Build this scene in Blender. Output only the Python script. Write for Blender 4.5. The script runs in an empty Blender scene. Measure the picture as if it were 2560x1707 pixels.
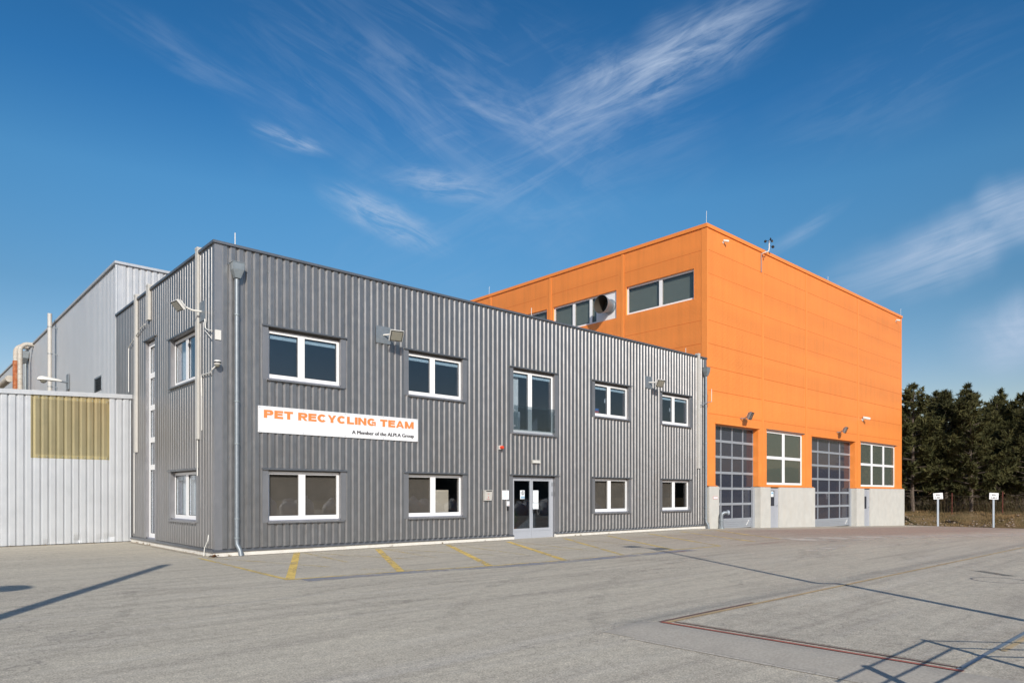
import bpy, bmesh, math, random
from mathutils import Vector, Matrix, Euler
R = math.radians
random.seed(7)
SC = bpy.context.scene
COL = SC.collection

# ------------------------------------------------------------------ camera
CAM = Vector((-6.345, -18.309, 1.6))
cd = bpy.data.cameras.new("camera"); cam = bpy.data.objects.new("camera", cd); COL.objects.link(cam)
cam.location = CAM
cam.rotation_euler = (R(90), 0, R(47.70 - 90))
cd.sensor_width = 36; cd.lens = 36 * 1737 / 2560
cd.shift_y = (1235.3 - 853.5) / 2560
cd.clip_start = 0.05; cd.clip_end = 3000
SC.camera = cam

# ------------------------------------------------------------------ light
SUN_EL = 27.0
SUN_TO = Vector((-.535, -.845, 0)).normalized()          # horizontal direction towards the sun
SUN_TO = (SUN_TO * math.cos(R(SUN_EL)) + Vector((0, 0, math.sin(R(SUN_EL))))).normalized()
sl = bpy.data.lights.new("sun", 'SUN'); so = bpy.data.objects.new("sun", sl); COL.objects.link(so)
sl.energy = 4.2; sl.angle = R(.53); sl.color = (1.0, .945, .86)
so.rotation_euler = SUN_TO.to_track_quat('Z', 'Y').to_euler()
so.location = (-20, -30, 30)
SC.view_settings.view_transform = 'Standard'; SC.view_settings.look = 'None'
SC.view_settings.gamma = 1; SC.view_settings.exposure = 0.12; SC.view_settings.use_curve_mapping = False

class NT:
    """small helper round a node tree"""
    def __init__(s, tree): s.t = tree; s.n = tree.nodes; s.l = tree.links
    def new(s, kind, **kw):
        nd = s.n.new(kind)
        for k, v in kw.items():
            if k.startswith('i_'):
                key = k[2:]; key = int(key) if key.isdigit() else key.replace('_', ' ')
                s.inp(nd, key, v)
            else: setattr(nd, k, v)
        return nd
    def inp(s, nd, key, v):
        if isinstance(v, bpy.types.NodeSocket): s.l.new(v, nd.inputs[key])
        else: nd.inputs[key].default_value = v
    def math(s, op, a, b=0.0, c=None, clamp=False):
        nd = s.n.new('ShaderNodeMath'); nd.operation = op; nd.use_clamp = clamp
        s.inp(nd, 0, a); s.inp(nd, 1, b)
        if c is not None: s.inp(nd, 2, c)
        return nd.outputs[0]
    def vmath(s, op, a, b=(0, 0, 0)):
        nd = s.n.new('ShaderNodeVectorMath'); nd.operation = op
        s.inp(nd, 0, a); s.inp(nd, 1, b)
        return nd.outputs['Value' if op in ('DOT_PRODUCT', 'LENGTH') else 'Vector']
    def noise(s, vec, scale, detail=4, rough=.55, dist=0.0):
        nd = s.new('ShaderNodeTexNoise'); s.inp(nd, 'Vector', vec)
        nd.inputs['Scale'].default_value = scale; nd.inputs['Detail'].default_value = detail
        nd.inputs['Roughness'].default_value = rough; nd.inputs['Distortion'].default_value = dist
        return nd.outputs['Fac']
    def remap(s, v, a, b, c=0.0, d=1.0, smooth=False):
        nd = s.n.new('ShaderNodeMapRange'); nd.clamp = True
        if smooth: nd.interpolation_type = 'SMOOTHSTEP'
        s.inp(nd, 0, v)
        for i, x in enumerate((a, b, c, d)): nd.inputs[i + 1].default_value = x
        return nd.outputs[0]
    def mix(s, fac, a, b, blend='MIX'):
        nd = s.n.new('ShaderNodeMix'); nd.data_type = 'RGBA'; nd.blend_type = blend
        s.inp(nd, 0, fac)
        for key, v in ((6, a), (7, b)):
            if isinstance(v, bpy.types.NodeSocket): s.l.new(v, nd.inputs[key])
            else: nd.inputs[key].default_value = (*v, 1) if len(v) == 3 else v
        return nd.outputs[2]
    def mapping(s, vec, scale=(1, 1, 1), rot=(0, 0, 0), loc=(0, 0, 0)):
        nd = s.n.new('ShaderNodeMapping'); s.inp(nd, 0, vec)
        nd.inputs['Scale'].default_value = scale; nd.inputs['Rotation'].default_value = rot; nd.inputs['Location'].default_value = loc
        return nd.outputs[0]

# ------------------------------------------------------------------ sky
W = bpy.data.worlds.new("World"); SC.world = W; W.use_nodes = True
g = NT(W.node_tree); g.n.clear()
out = g.new('ShaderNodeOutputWorld'); bg = g.new('ShaderNodeBackground'); g.l.new(bg.outputs[0], out.inputs[0])
sky = g.new('ShaderNodeTexSky'); sky.sky_type = 'NISHITA'; sky.sun_disc = False
sky.sun_elevation = R(SUN_EL); sky.sun_rotation = math.atan2(SUN_TO.x, SUN_TO.y)
sky.altitude = 250; sky.air_density = 1.0; sky.dust_density = .7; sky.ozone_density = 1.3
bg.inputs['Strength'].default_value = .15
tcw = g.new('ShaderNodeTexCoord'); dirv = tcw.outputs['Generated']
FWD = Vector((math.cos(R(47.7)), math.sin(R(47.7)), 0)); RGT = Vector((math.sin(R(47.7)), -math.cos(R(47.7)), 0))
df = g.vmath('DOT_PRODUCT', dirv, tuple(FWD)); dr = g.vmath('DOT_PRODUCT', dirv, tuple(RGT))
sep = g.new('ShaderNodeSeparateXYZ', i_0=dirv)
dfc = g.math('MAXIMUM', df, .12)
ca = g.math('DIVIDE', dr, dfc); cb = g.math('DIVIDE', sep.outputs[2], dfc)
cmb = g.new('ShaderNodeCombineXYZ', i_0=ca, i_1=cb); cv = cmb.outputs[0]
front = g.remap(df, .12, .3)
# cirrus: bands of streaky noise, each at its own bearing and height in the sky
def wisp(a, b, ang, rx, ry, amt, nscale=9.0, stretch=5.0, lo=.42, hi=.8, seed=0.0):
    # shift to the band's centre, turn into its own axes
    sh = g.vmath('SUBTRACT', cv, (a, b, 0))
    c_, s_ = math.cos(R(ang)), math.sin(R(ang))
    u = g.vmath('DOT_PRODUCT', sh, (c_, s_, 0)); v = g.vmath('DOT_PRODUCT', sh, (-s_, c_, 0))
    wob = g.noise(g.new('ShaderNodeCombineXYZ', i_0=u, i_1=seed + 3.3).outputs[0], 6, 3)
    v2 = g.math('ADD', v, g.math('MULTIPLY', g.math('SUBTRACT', wob, .5), ry * 1.6))
    el = g.math('SQRT', g.math('ADD', g.math('POWER', g.math('ABSOLUTE', g.math('DIVIDE', u, rx)), 2), g.math('POWER', g.math('ABSOLUTE', g.math('DIVIDE', v2, ry)), 2)))
    m = g.remap(el, .05, 1.0, 1, 0, smooth=True)
    nv = g.new('ShaderNodeCombineXYZ', i_0=g.math('MULTIPLY', u, 1.0 / stretch * 3), i_1=g.math('MULTIPLY', v, 3.0), i_2=seed).outputs[0]
    n = g.noise(nv, nscale, 8, .62, 1.1)
    n2 = g.noise(g.vmath('MULTIPLY', nv, (.6, 2.3, 1)), nscale * 2.0, 6, .65, .6)
    n = g.remap(g.math('ADD', g.math('MULTIPLY', n, .72), g.math('MULTIPLY', n2, .28)), lo + .04, hi - .02, 0, 1)
    nn = g.math('MULTIPLY', g.math('ADD', g.math('MULTIPLY', n, .93), .07), m)
    return g.math('MULTIPLY', nn, amt)
wl = [
    wisp(.215, .615, 27, .31, .075, 1.1, 7, 3, .36, .74, 1),
    wisp(.27, .66, 30, .20, .035, .7, 9, 5, .35, .75, 12),
    wisp(.66, .372, 19, .30, .070, 1.25, 6, 7, .22, .66, 2),
    wisp(.42, .38, 33, .10, .018, .55, 8, 4, .4, .8, 3),
    wisp(.745, .236, 8, .14, .075, 1.0, 4, 2, .2, .6, 4),
    wisp(-.322, .514, -24, .085, .018, 1.0, 12, 4, .38, .75, 5),
    wisp(-.185, .398, -27, .13, .038, 1.1, 13, 3, .36, .75, 6),
    wisp(-.095, .445, -8, .12, .034, .9, 14, 2.5, .38, .8, 7),
    wisp(-.01, .548, -18, .14, .05, .55, 8, 3, .38, .8, 8),
    wisp(-.12, .58, -35, .42, .22, .46, 5, 4, .42, .85, 9),
    wisp(.05, .50, 25, .42, .18, .44, 6, 4, .42, .85, 10),
    wisp(-.45, .62, -30, .25, .04, .3, 6, 5, .42, .85, 11),
    wisp(.55, .60, 25, .30, .10, .22, 5, 5, .42, .85, 13),
]
tot = wl[0]
for w_ in wl[1:]: tot = g.math('ADD', tot, w_)
tot = g.math('MULTIPLY', g.math('MINIMUM', g.math('MULTIPLY', tot, .85), .8), front)
hsv = g.new('ShaderNodeHueSaturation', i_Color=sky.outputs[0]); hsv.inputs['Hue'].default_value = .487; hsv.inputs['Saturation'].default_value = 1.27; hsv.inputs['Value'].default_value = 1.12
gm = g.new('ShaderNodeGamma'); gm.inputs[1].default_value = 1.3        # deeper blue overhead, as through the photograph's clear winter air
g.l.new(g.vmath('MULTIPLY', hsv.outputs[0], (.163, .163, .163)), gm.inputs[0])
cr_ = g.new('ShaderNodeValToRGB', i_0=sep.outputs[2]); els = cr_.color_ramp.elements      # winter sky: greyer towards the horizon, deeper overhead
for k, (pz, pc) in enumerate(((0, (.90, .60, .50)), (.15, (.90, .63, .60)), (.25, (.82, .68, .65)), (.38, (.96, .92, .89)), (.47, (.60, .81, .91)), (.8, (.48, .72, .86)))):
    e_ = els[k] if k < 2 else els.new(pz); e_.position = pz; e_.color = (*pc, 1)
skyd = g.vmath('MULTIPLY', g.vmath('MULTIPLY', gm.outputs[0], (5.15, 5.15, 5.15)), cr_.outputs[0])
skyc = g.mix(tot, skyd, (3.0, 3.65, 4.7))
g.l.new(skyc, bg.inputs['Color'])

# ------------------------------------------------------------------ mesh builder
class MB:
    def __init__(s): s.v = []; s.f = []
    def quad(s, a, b, c, d):
        i = len(s.v); s.v += [tuple(a), tuple(b), tuple(c), tuple(d)]; s.f.append((i, i + 1, i + 2, i + 3)); return s
    def tri(s, a, b, c):
        i = len(s.v); s.v += [tuple(a), tuple(b), tuple(c)]; s.f.append((i, i + 1, i + 2)); return s
    def hexa(s, p):
        i = len(s.v); s.v += [tuple(q) for q in p]
        for f in ((0, 3, 2, 1), (4, 5, 6, 7), (0, 1, 5, 4), (1, 2, 6, 5), (2, 3, 7, 6), (3, 0, 4, 7)): s.f.append(tuple(i + k for k in f))
        return s
    def box(s, x0, x1, y0, y1, z0, z1):
        return s.hexa([(x0, y0, z0), (x1, y0, z0), (x1, y1, z0), (x0, y1, z0), (x0, y0, z1), (x1, y0, z1), (x1, y1, z1), (x0, y1, z1)])
    def obox(s, c, ax, ay, az):
        """box round c, half-extents given as vectors"""
        c, ax, ay, az = map(Vector, (c, ax, ay, az))
        return s.hexa([c - ax - ay - az, c + ax - ay - az, c + ax + ay - az, c - ax + ay - az, c - ax - ay + az, c + ax - ay + az, c + ax + ay + az, c - ax + ay + az])
    def frustum(s, c0, h0, c1, h1):
        """square-section taper: c0,c1 centres, h=(hx,hy)"""
        p = []
        for c, h in ((c0, h0), (c1, h1)):
            for sx, sy in ((-1, -1), (1, -1), (1, 1), (-1, 1)): p.append((c[0] + sx * h[0], c[1] + sy * h[1], c[2]))
        return s.hexa(p)
    def tube(s, pts, r, n=10, caps=True):
        pts = [Vector(p) for p in pts]; rr = r if isinstance(r, (list, tuple)) else [r] * len(pts)
        rings = []; ref = None
        for k, p in enumerate(pts):
            if k == 0: t = pts[1] - p
            elif k == len(pts) - 1: t = p - pts[k - 1]
            else: t = (pts[k + 1] - p).normalized() + (p - pts[k - 1]).normalized()
            t.normalize()
            if ref is None: ref = Vector((0, 0, 1)) if abs(t.z) < .9 else Vector((1, 0, 0))
            u = t.cross(ref).normalized(); w = t.cross(u).normalized(); ref = u.cross(t)
            i = len(s.v)
            for j in range(n):
                a = 2 * math.pi * j / n; s.v.append(tuple(p + (u * math.cos(a) + w * math.sin(a)) * rr[k]))
            rings.append(i)
        for a, b in zip(rings, rings[1:]):
            for j in range(n): s.f.append((a + j, a + (j + 1) % n, b + (j + 1) % n, b + j))
        if caps:
            s.f.append(tuple(rings[0] + j for j in reversed(range(n)))); s.f.append(tuple(rings[-1] + j for j in range(n)))
        return s
    def lathe(s, c, axis, prof, n=16):
        """prof: list of (radius, distance along axis)"""
        c, axis = Vector(c), Vector(axis).normalized()
        ref = Vector((0, 0, 1)) if abs(axis.z) < .9 else Vector((1, 0, 0))
        u = axis.cross(ref).normalized(); w = axis.cross(u)
        rings = []
        for r, d in prof:
            i = len(s.v)
            for j in range(n):
                a = 2 * math.pi * j / n; s.v.append(tuple(c + axis * d + (u * math.cos(a) + w * math.sin(a)) * max(r, 1e-4)))
            rings.append(i)
        for a, b in zip(rings, rings[1:]):
            for j in range(n): s.f.append((a + j, a + (j + 1) % n, b + (j + 1) % n, b + j))
        return s
    def build(s, name, m, parent=None, smooth=False, local=False):
        me = bpy.data.meshes.new(name); me.from_pydata(s.v, [], s.f); me.update()
        bm = bmesh.new(); bm.from_mesh(me); bmesh.ops.recalc_face_normals(bm, faces=bm.faces[:]); bm.to_mesh(me); bm.free()
        if smooth:
            me.polygons.foreach_set('use_smooth', [True] * len(me.polygons))
            try: me.set_sharp_from_angle(angle=R(40))
            except Exception: pass
        o = bpy.data.objects.new(name, me); COL.objects.link(o)
        if m is not None: me.materials.append(m)
        if parent is not None:
            o.parent = parent
            if not local:
                p = parent; off = Vector((0, 0, 0))
                while p is not None: off += p.location; p = p.parent
                o.location = -off
        return o

def tag(o, label=None, cat=None, group=None, kind=None):
    if label: o['label'] = label
    if cat: o['category'] = cat
    if group: o['group'] = group
    if kind: o['kind'] = kind
    return o
def thing(name, label, cat, loc=(0, 0, 0), rz=0, group=None):
    o = bpy.data.objects.new(name, None); COL.objects.link(o); o.location = loc; o.rotation_euler = (0, 0, rz)
    o.empty_display_size = .2
    return tag(o, label, cat, group)
def copy_tree(o, parent=None):
    c = o.copy(); COL.objects.link(c); c.parent = parent
    for ch in [x for x in bpy.data.objects if x.parent == o]: copy_tree(ch, c)
    return c
class Wall:
    """a wall plane: s along it, o outwards, z up"""
    def __init__(s, O, u, n): s.O = Vector((*O, 0)); s.u = Vector((*u, 0)); s.n = Vector((*n, 0))
    def p(s, a, o, z): return s.O + s.u * a + s.n * o + Vector((0, 0, z))
    def box(s, mb, a0, a1, o0, o1, z0, z1):
        return mb.hexa([s.p(a0, o0, z0), s.p(a1, o0, z0), s.p(a1, o1, z0), s.p(a0, o1, z0), s.p(a0, o0, z1), s.p(a1, o0, z1), s.p(a1, o1, z1), s.p(a0, o1, z1)])

def regions(a0, a1, z0, z1, holes):
    """cut a rectangle round its openings -> list of rectangles"""
    xs = sorted({a0, a1, *[min(max(h[0], a0), a1) for h in holes], *[min(max(h[1], a0), a1) for h in holes]})
    res = []
    for x0, x1 in zip(xs, xs[1:]):
        if x1 - x0 < 1e-6: continue
        m = (x0 + x1) / 2; hs = sorted([(h[2], h[3]) for h in holes if h[0] < m < h[1]])
        z = z0
        for b, t in hs:
            if b > z: res.append((x0, x1, z, min(b, z1)))
            z = max(z, t)
        if z < z1: res.append((x0, x1, z, z1))
    # join neighbours that have the same heights
    joined = []
    for r in res:
        for q in joined:
            if abs(q[1] - r[0]) < 1e-6 and q[2] == r[2] and q[3] == r[3]: q[1] = r[1]; break
        else: joined.append(list(r))
    return joined

PITCH = .21
PROF_A = ((0, 0), (.112, 0), (.146, -.038), (.172, -.038), (.206, -.001), (.21, 0))
PROF_B = ((0, 0), (.118, 0), (.138, -.012), (.150, -.042), (.168, -.042), (.182, -.012), (.196, -.001), (.21, 0))   # steeper-flanked sheet
PROF = PROF_A
def poff(a):
    a = a % PITCH
    for (x0, y0), (x1, y1) in zip(PROF, PROF[1:]):
        if x0 <= a <= x1 + 1e-9: return y0 + (y1 - y0) * (a - x0) / (x1 - x0)
    return 0
def corrugate(mb, w, a0, a1, z0, z1, phase=0.0, jit=None):
    brk = [a0, a1]; k = math.floor((a0 - phase) / PITCH) - 1
    while k * PITCH + phase < a1 + PITCH:
        for x, _ in PROF[1:]:
            s = k * PITCH + phase + x
            if a0 < s < a1: brk.append(s)
        k += 1
    brk = sorted(set(round(b, 5) for b in brk))
    i = len(mb.v)
    for s in brk:
        o = poff(s - phase)
        mb.v.append(tuple(w.p(s, o, z0))); mb.v.append(tuple(w.p(s, o, z1)))
    for k in range(len(brk) - 1): mb.f.append((i + 2 * k, i + 2 * k + 2, i + 2 * k + 3, i + 2 * k + 1))
def microrib(mb, w, a0, a1, z0, z1, base=0.0, pitch=.062, gap=.019, depth=.008):
    """flat horizontal ribs with small grooves"""
    z = z0; prof = []
    k0 = math.floor((z0 - base) / pitch) - 1
    pts = [(z0, 0.0), (z1, 0.0)]
    k = k0
    while base + k * pitch < z1 + pitch:
        b = base + k * pitch
        for dz, o in ((0, 0), (.005, -depth), (gap - .005, -depth), (gap, 0)):
            if z0 < b + dz < z1: pts.append((b + dz, o))
        k += 1
    pts.sort(); i = len(mb.v)
    for zz, o in pts:
        mb.v.append(tuple(w.p(a0, o, zz))); mb.v.append(tuple(w.p(a1, o, zz)))
    for k in range(len(pts) - 1): mb.f.append((i + 2 * k, i + 2 * k + 1, i + 2 * k + 3, i + 2 * k + 2))

# ------------------------------------------------------------------ materials
def mat(name, col, rough=.5, metal=0.0, var=.06, vscale=3.0, spec=.5, bump=0.0, bscale=60.0, grime=None, wavy=0.0, streak=0.0):
    m = bpy.data.materials.new(name); m.use_nodes = True; t = NT(m.node_tree); b = t.n['Principled BSDF']
    tc = t.new('ShaderNodeTexCoord'); v = tc.outputs['Object']
    n = t.noise(v, vscale, 5, .6); k = t.remap(n, .3, .7, 1 - var, 1 + var)
    c = t.mix(1.0, (*col, 1), t.new('ShaderNodeCombineColor', i_0=k, i_1=k, i_2=k).outputs[0], 'MULTIPLY')
    if grime:                                    # (colour, amount, scale, stretch): soil with a shape of its own
        gc, amt, sc, st = grime
        gm = t.remap(t.noise(t.mapping(v, (1, 1, st)), sc, 6, .65), .48, .75, 0, amt)
        c = t.mix(gm, c, gc)
    t.l.new(c, b.inputs['Base Color'])
    b.inputs['Metallic'].default_value = metal
    t.l.new(t.remap(t.noise(v, vscale * 4, 3), .3, .7, rough * .9, min(1, rough * 1.1)), b.inputs['Roughness'])
    b.inputs['Specular IOR Level'].default_value = spec
    if streak:                                   # rain streaks and slightly different sheets
        sk = t.remap(t.noise(t.mapping(v, (2.2, 2.2, .12)), 1.6, 5, .6), .46, .72, 1, 1 - streak)
        sh_ = t.remap(t.noise(t.mapping(v, (.05, .05, .9)), 1.0, 1), .35, .65, 1 - streak * .6, 1 + streak * .5)
        sm = t.math('MULTIPLY', sk, sh_); c = t.mix(1.0, c, t.new('ShaderNodeCombineColor', i_0=sm, i_1=sm, i_2=sm).outputs[0], 'MULTIPLY'); t.l.new(c, b.inputs['Base Color'])
    if wavy:
        bp = t.new('ShaderNodeBump', i_Height=t.noise(t.mapping(v, (1, 1, .5)), 2.4, 3)); bp.inputs['Strength'].default_value = wavy; bp.inputs['Distance'].default_value = .03
        t.l.new(bp.outputs[0], b.inputs['Normal'])
    if bump:
        bp = t.new('ShaderNodeBump', i_Height=t.noise(v, bscale, 4)); bp.inputs['Strength'].default_value = bump; bp.inputs['Distance'].default_value = .01
        t.l.new(bp.outputs[0], b.inputs['Normal'])
    return m
def glass_mat(name, tint=(.82, .88, .9), refl=.05, rough=0.0):
    m = bpy.data.materials.new(name); m.use_nodes = True; t = NT(m.node_tree); t.n.clear()
    o = t.new('ShaderNodeOutputMaterial'); mx = t.new('ShaderNodeMixShader'); tr = t.new('ShaderNodeBsdfTransparent'); gl = t.new('ShaderNodeBsdfGlossy')
    tr.inputs[0].default_value = (*tint, 1); gl.inputs['Roughness'].default_value = rough; gl.inputs[0].default_value = (1, 1, 1, 1)
    tc = t.new('ShaderNodeTexCoord')
    bp = t.new('ShaderNodeBump', i_Height=t.noise(tc.outputs['Object'], 1.3, 1)); bp.inputs['Strength'].default_value = .04; bp.inputs['Distance'].default_value = .02
    t.l.new(bp.outputs[0], gl.inputs['Normal'])
    lw = t.new('ShaderNodeLayerWeight'); lw.inputs[0].default_value = .5
    fc = t.math('ADD', t.math('MULTIPLY', t.math('POWER', lw.outputs['Facing'], 5), .9), refl)
    t.l.new(fc, mx.inputs[0]); t.l.new(tr.outputs[0], mx.inputs[1]); t.l.new(gl.outputs[0], mx.inputs[2]); t.l.new(mx.outputs[0], o.inputs[0])
    return m
def milky(name, tint, col, amt, refl=.05):
    m = glass_mat(name, tint, refl, .03); t = NT(m.node_tree); o = t.n['Material Output']; src = o.inputs[0].links[0].from_socket
    d = t.new('ShaderNodeBsdfDiffuse'); d.inputs[0].default_value = (*col, 1); mx = t.new('ShaderNodeMixShader'); mx.inputs[0].default_value = amt
    t.l.new(src, mx.inputs[1]); t.l.new(d.outputs[0], mx.inputs[2]); t.l.new(mx.outputs[0], o.inputs[0]); return m
def worn_paint(name, col, lo=.42, hi=.58, scale=9.0, rough=.8, most=1.0):
    """road paint rubbed through to what lies beneath"""
    m = bpy.data.materials.new(name); m.use_nodes = True; t = NT(m.node_tree); b = t.n['Principled BSDF']
    tc = t.new('ShaderNodeTexCoord'); v = tc.outputs['Object']
    b.inputs['Roughness'].default_value = rough
    c = t.mix(t.remap(t.noise(v, 4, 4), .35, .7), col, tuple(x * .75 for x in col)); t.l.new(c, b.inputs['Base Color'])
    n = t.noise(v, scale, 6, .7); n2 = t.noise(v, 1.1, 3)
    k = t.math('MULTIPLY', t.remap(t.math('ADD', t.math('MULTIPLY', n, .6), t.math('MULTIPLY', n2, .4)), lo, hi), most)
    tr = t.new('ShaderNodeBsdfTransparent'); mx = t.new('ShaderNodeMixShader')
    t.l.new(k, mx.inputs[0]); t.l.new(tr.outputs[0], mx.inputs[1]); t.l.new(b.outputs[0], mx.inputs[2]); t.l.new(mx.outputs[0], t.n['Material Output'].inputs[0])
    return m

M = {}
M['clad'] = mat('grey_aluminium_paint', (.280, .280, .282), .45, .86, .06, 1.2, grime=((.20, .175, .15), .30, 1.2, .15), wavy=.35)
M['trim'] = mat('grey_trim_paint', (.30, .30, .31), .45, .7, .05, 1.5)
M['coping'] = mat('dark_grey_coping', (.20, .21, .225), .42, .7, .05)
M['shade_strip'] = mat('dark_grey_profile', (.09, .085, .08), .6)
M['plinth'] = mat('plinth_render', (.66, .64, .59), .9, 0, .06, 3, grime=((.45, .40, .33), .5, 5, 1))
M['white'] = mat('white_plastic', (.82, .82, .82), .35, 0, .02)
M['gasket'] = mat('black_gasket', (.03, .03, .03), .6)
M['glass'] = glass_mat('window_glass', (.80, .84, .88), .088)
M['glass_low'] = glass_mat('ground_floor_glass', (.86, .85, .83), .055)
M['glass_clear'] = glass_mat('clear_glass', (.66, .70, .72), .06)
M['blind'] = mat('brown_roller_blind', (.140, .133, .126), .85, 0, .12, 2.0, grime=((.11, .102, .096), .6, 1.5, 1))
M['curtain'] = mat('pale_curtain', (.72, .72, .68), .9, 0, .06, 8)
M['headrail'] = mat('pale_headrail', (.55, .66, .68), .5)
M['room'] = mat('room_paint', (.25, .265, .32), .9)
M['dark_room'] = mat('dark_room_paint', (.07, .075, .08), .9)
M['galv'] = mat('galvanised_steel', (.235, .265, .29), .46, .45, .12, 9)
M['galv_dark'] = mat('weathered_zinc', (.30, .34, .36), .5, .6, .1, 6)
M['galv_post'] = mat('post_galvanised', (.33, .375, .42), .55, .2, .06, 9)
M['cream'] = mat('cream_plastic', (.50, .485, .45), .5, 0, .05)
M['offwhite'] = mat('off_white_metal', (.66, .65, .61), .45, 0, .04)
M['black'] = mat('black_plastic', (.02, .02, .022), .45)
M['lens'] = mat('lamp_lens', (.30, .29, .24), .18, .3, .05)
M['reflector'] = mat('lamp_reflector', (.72, .74, .76), .2, .9, .05)
M['red'] = mat('red_lens', (.75, .06, .02), .3)
M['sign'] = mat('sign_white', (.74, .75, .765), .45, 0, .015)
M['sign_orange'] = mat('sign_orange', (.90, .235, .065), .5, 0, .02)
M['sign_dark'] = mat('sign_dark_grey', (.04, .035, .04), .5)
M['blue_ink'] = mat('blue_ink', (.22, .42, .60), .6)
M['red_ink'] = mat('red_ink', (.55, .12, .10), .6)
M['paper'] = mat('paper', (.78, .82, .84), .7)
M['door_grey'] = mat('door_light_grey', (.43, .45, .49), .45, .2, .03)
M['silver'] = mat('pale_silver_cladding', (.54, .56, .58), .48, .45, .04, .9, grime=((.42, .40, .37), .14, 1.0, .12), wavy=.2)
M['silver_hall'] = mat('silver_hall_cladding', (.54, .555, .57), .46, .45, .04, .9, wavy=.2)
M['orange'] = mat('orange_panel', (.82, .272, .056), .40, 0, .03, .7, spec=.6, streak=.10, wavy=.12)
M['orange_trim'] = mat('orange_trim', (.81, .258, .05), .38, 0, .03, spec=.6)
M['joint'] = mat('orange_joint', (.62, .14, .02), .7, 0, .03)
M['concrete'] = mat('pale_concrete', (.50, .49, .45), .92, 0, .07, 2.2, bump=.15, bscale=40, grime=((.50, .46, .39), .45, 2.4, .35))
M['gate'] = mat('gate_aluminium', (.40, .425, .46), .45, .4, .04)
M['gate_glass'] = milky('gate_acrylic', (.60, .63, .70), (.125, .135, .175), .24)
M['hall_glass'] = milky('hall_glazing', (.60, .68, .62), (.17, .19, .16), .36)
M['rust'] = mat('rust', (.34, .10, .035), .85, 0, .35, 6, grime=((.50, .30, .17), .8, 5, 1))
M['lag'] = mat('pipe_lagging', (.50, .475, .42), .75, .1, .12, 9, grime=((.40, .24, .13), .6, 3, 1))
M['bark'] = mat('pine_bark', (.115, .088, .07), .95, 0, .3, 9)
M['rusty_post'] = mat('rusty_post', (.13, .035, .024), .85, 0, .2, 9)
M['wire'] = mat('fence_wire', (.12, .10, .09), .7, .3)
M['iron'] = mat('cast_iron', (.20, .19, .18), .7, .2, .15, 12)
M['leaf'] = mat('dead_leaf', (.20, .09, .03), .9, 0, .3, 20)
M['sack'] = mat('white_sack', (.70, .70, .70), .7, 0, .08, 2)
def fibreglass():
    m = bpy.data.materials.new('yellowed_fibreglass'); m.use_nodes = True; t = NT(m.node_tree); b = t.n['Principled BSDF']
    tc = t.new('ShaderNodeTexCoord'); v = tc.outputs['Object']
    n = t.noise(v, 1.3, 5, .6); n2 = t.noise(t.mapping(v, (14, 14, .6)), 1.0, 4)
    sx = t.new('ShaderNodeSeparateXYZ', i_0=v)
    top = t.remap(sx.outputs[2], 3.0, 4.8)                       # rust-coloured staining runs down from the upper edge
    side = t.remap(sx.outputs[0], -2.2, -.8)
    c = t.mix(t.remap(n, .3, .7), (.50, .44, .265), (.57, .50, .31))
    c = t.mix(t.math('MULTIPLY', t.math('MULTIPLY', top, side), t.remap(n2, .35, .7, .1, .8)), c, (.47, .27, .10))
    c = t.mix(t.remap(t.noise(t.mapping(v, (1, 1, .25)), 2.3, 4), .5, .75, 0, .45), c, (.24, .25, .16))
    t.l.new(c, b.inputs['Base Color']); b.inputs['Roughness'].default_value = .45
    tr = t.new('ShaderNodeBsdfTransparent'); mx = t.new('ShaderNodeMixShader'); mx.inputs[0].default_value = .52; tr.inputs[0].default_value = (.85, .78, .52, 1)
    rib_shade = t.remap(t.math('FRACT', t.math('ADD', t.math('DIVIDE', sx.outputs[0], .21), .02)), .55, .95, .78, 1.18); c = t.mix(1.0, c, t.new('ShaderNodeCombineColor', i_0=rib_shade, i_1=rib_shade, i_2=rib_shade).outputs[0], 'MULTIPLY'); t.l.new(c, b.inputs['Base Color'])  # rib shading painted into the colour: sunlit flanks lighter, flats darker
    t.l.new(tr.outputs[0], mx.inputs[1]); t.l.new(b.outputs[0], mx.inputs[2]); t.l.new(mx.outputs[0], t.n['Material Output'].inputs[0])
    return m
M['fibre'] = fibreglass()

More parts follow.
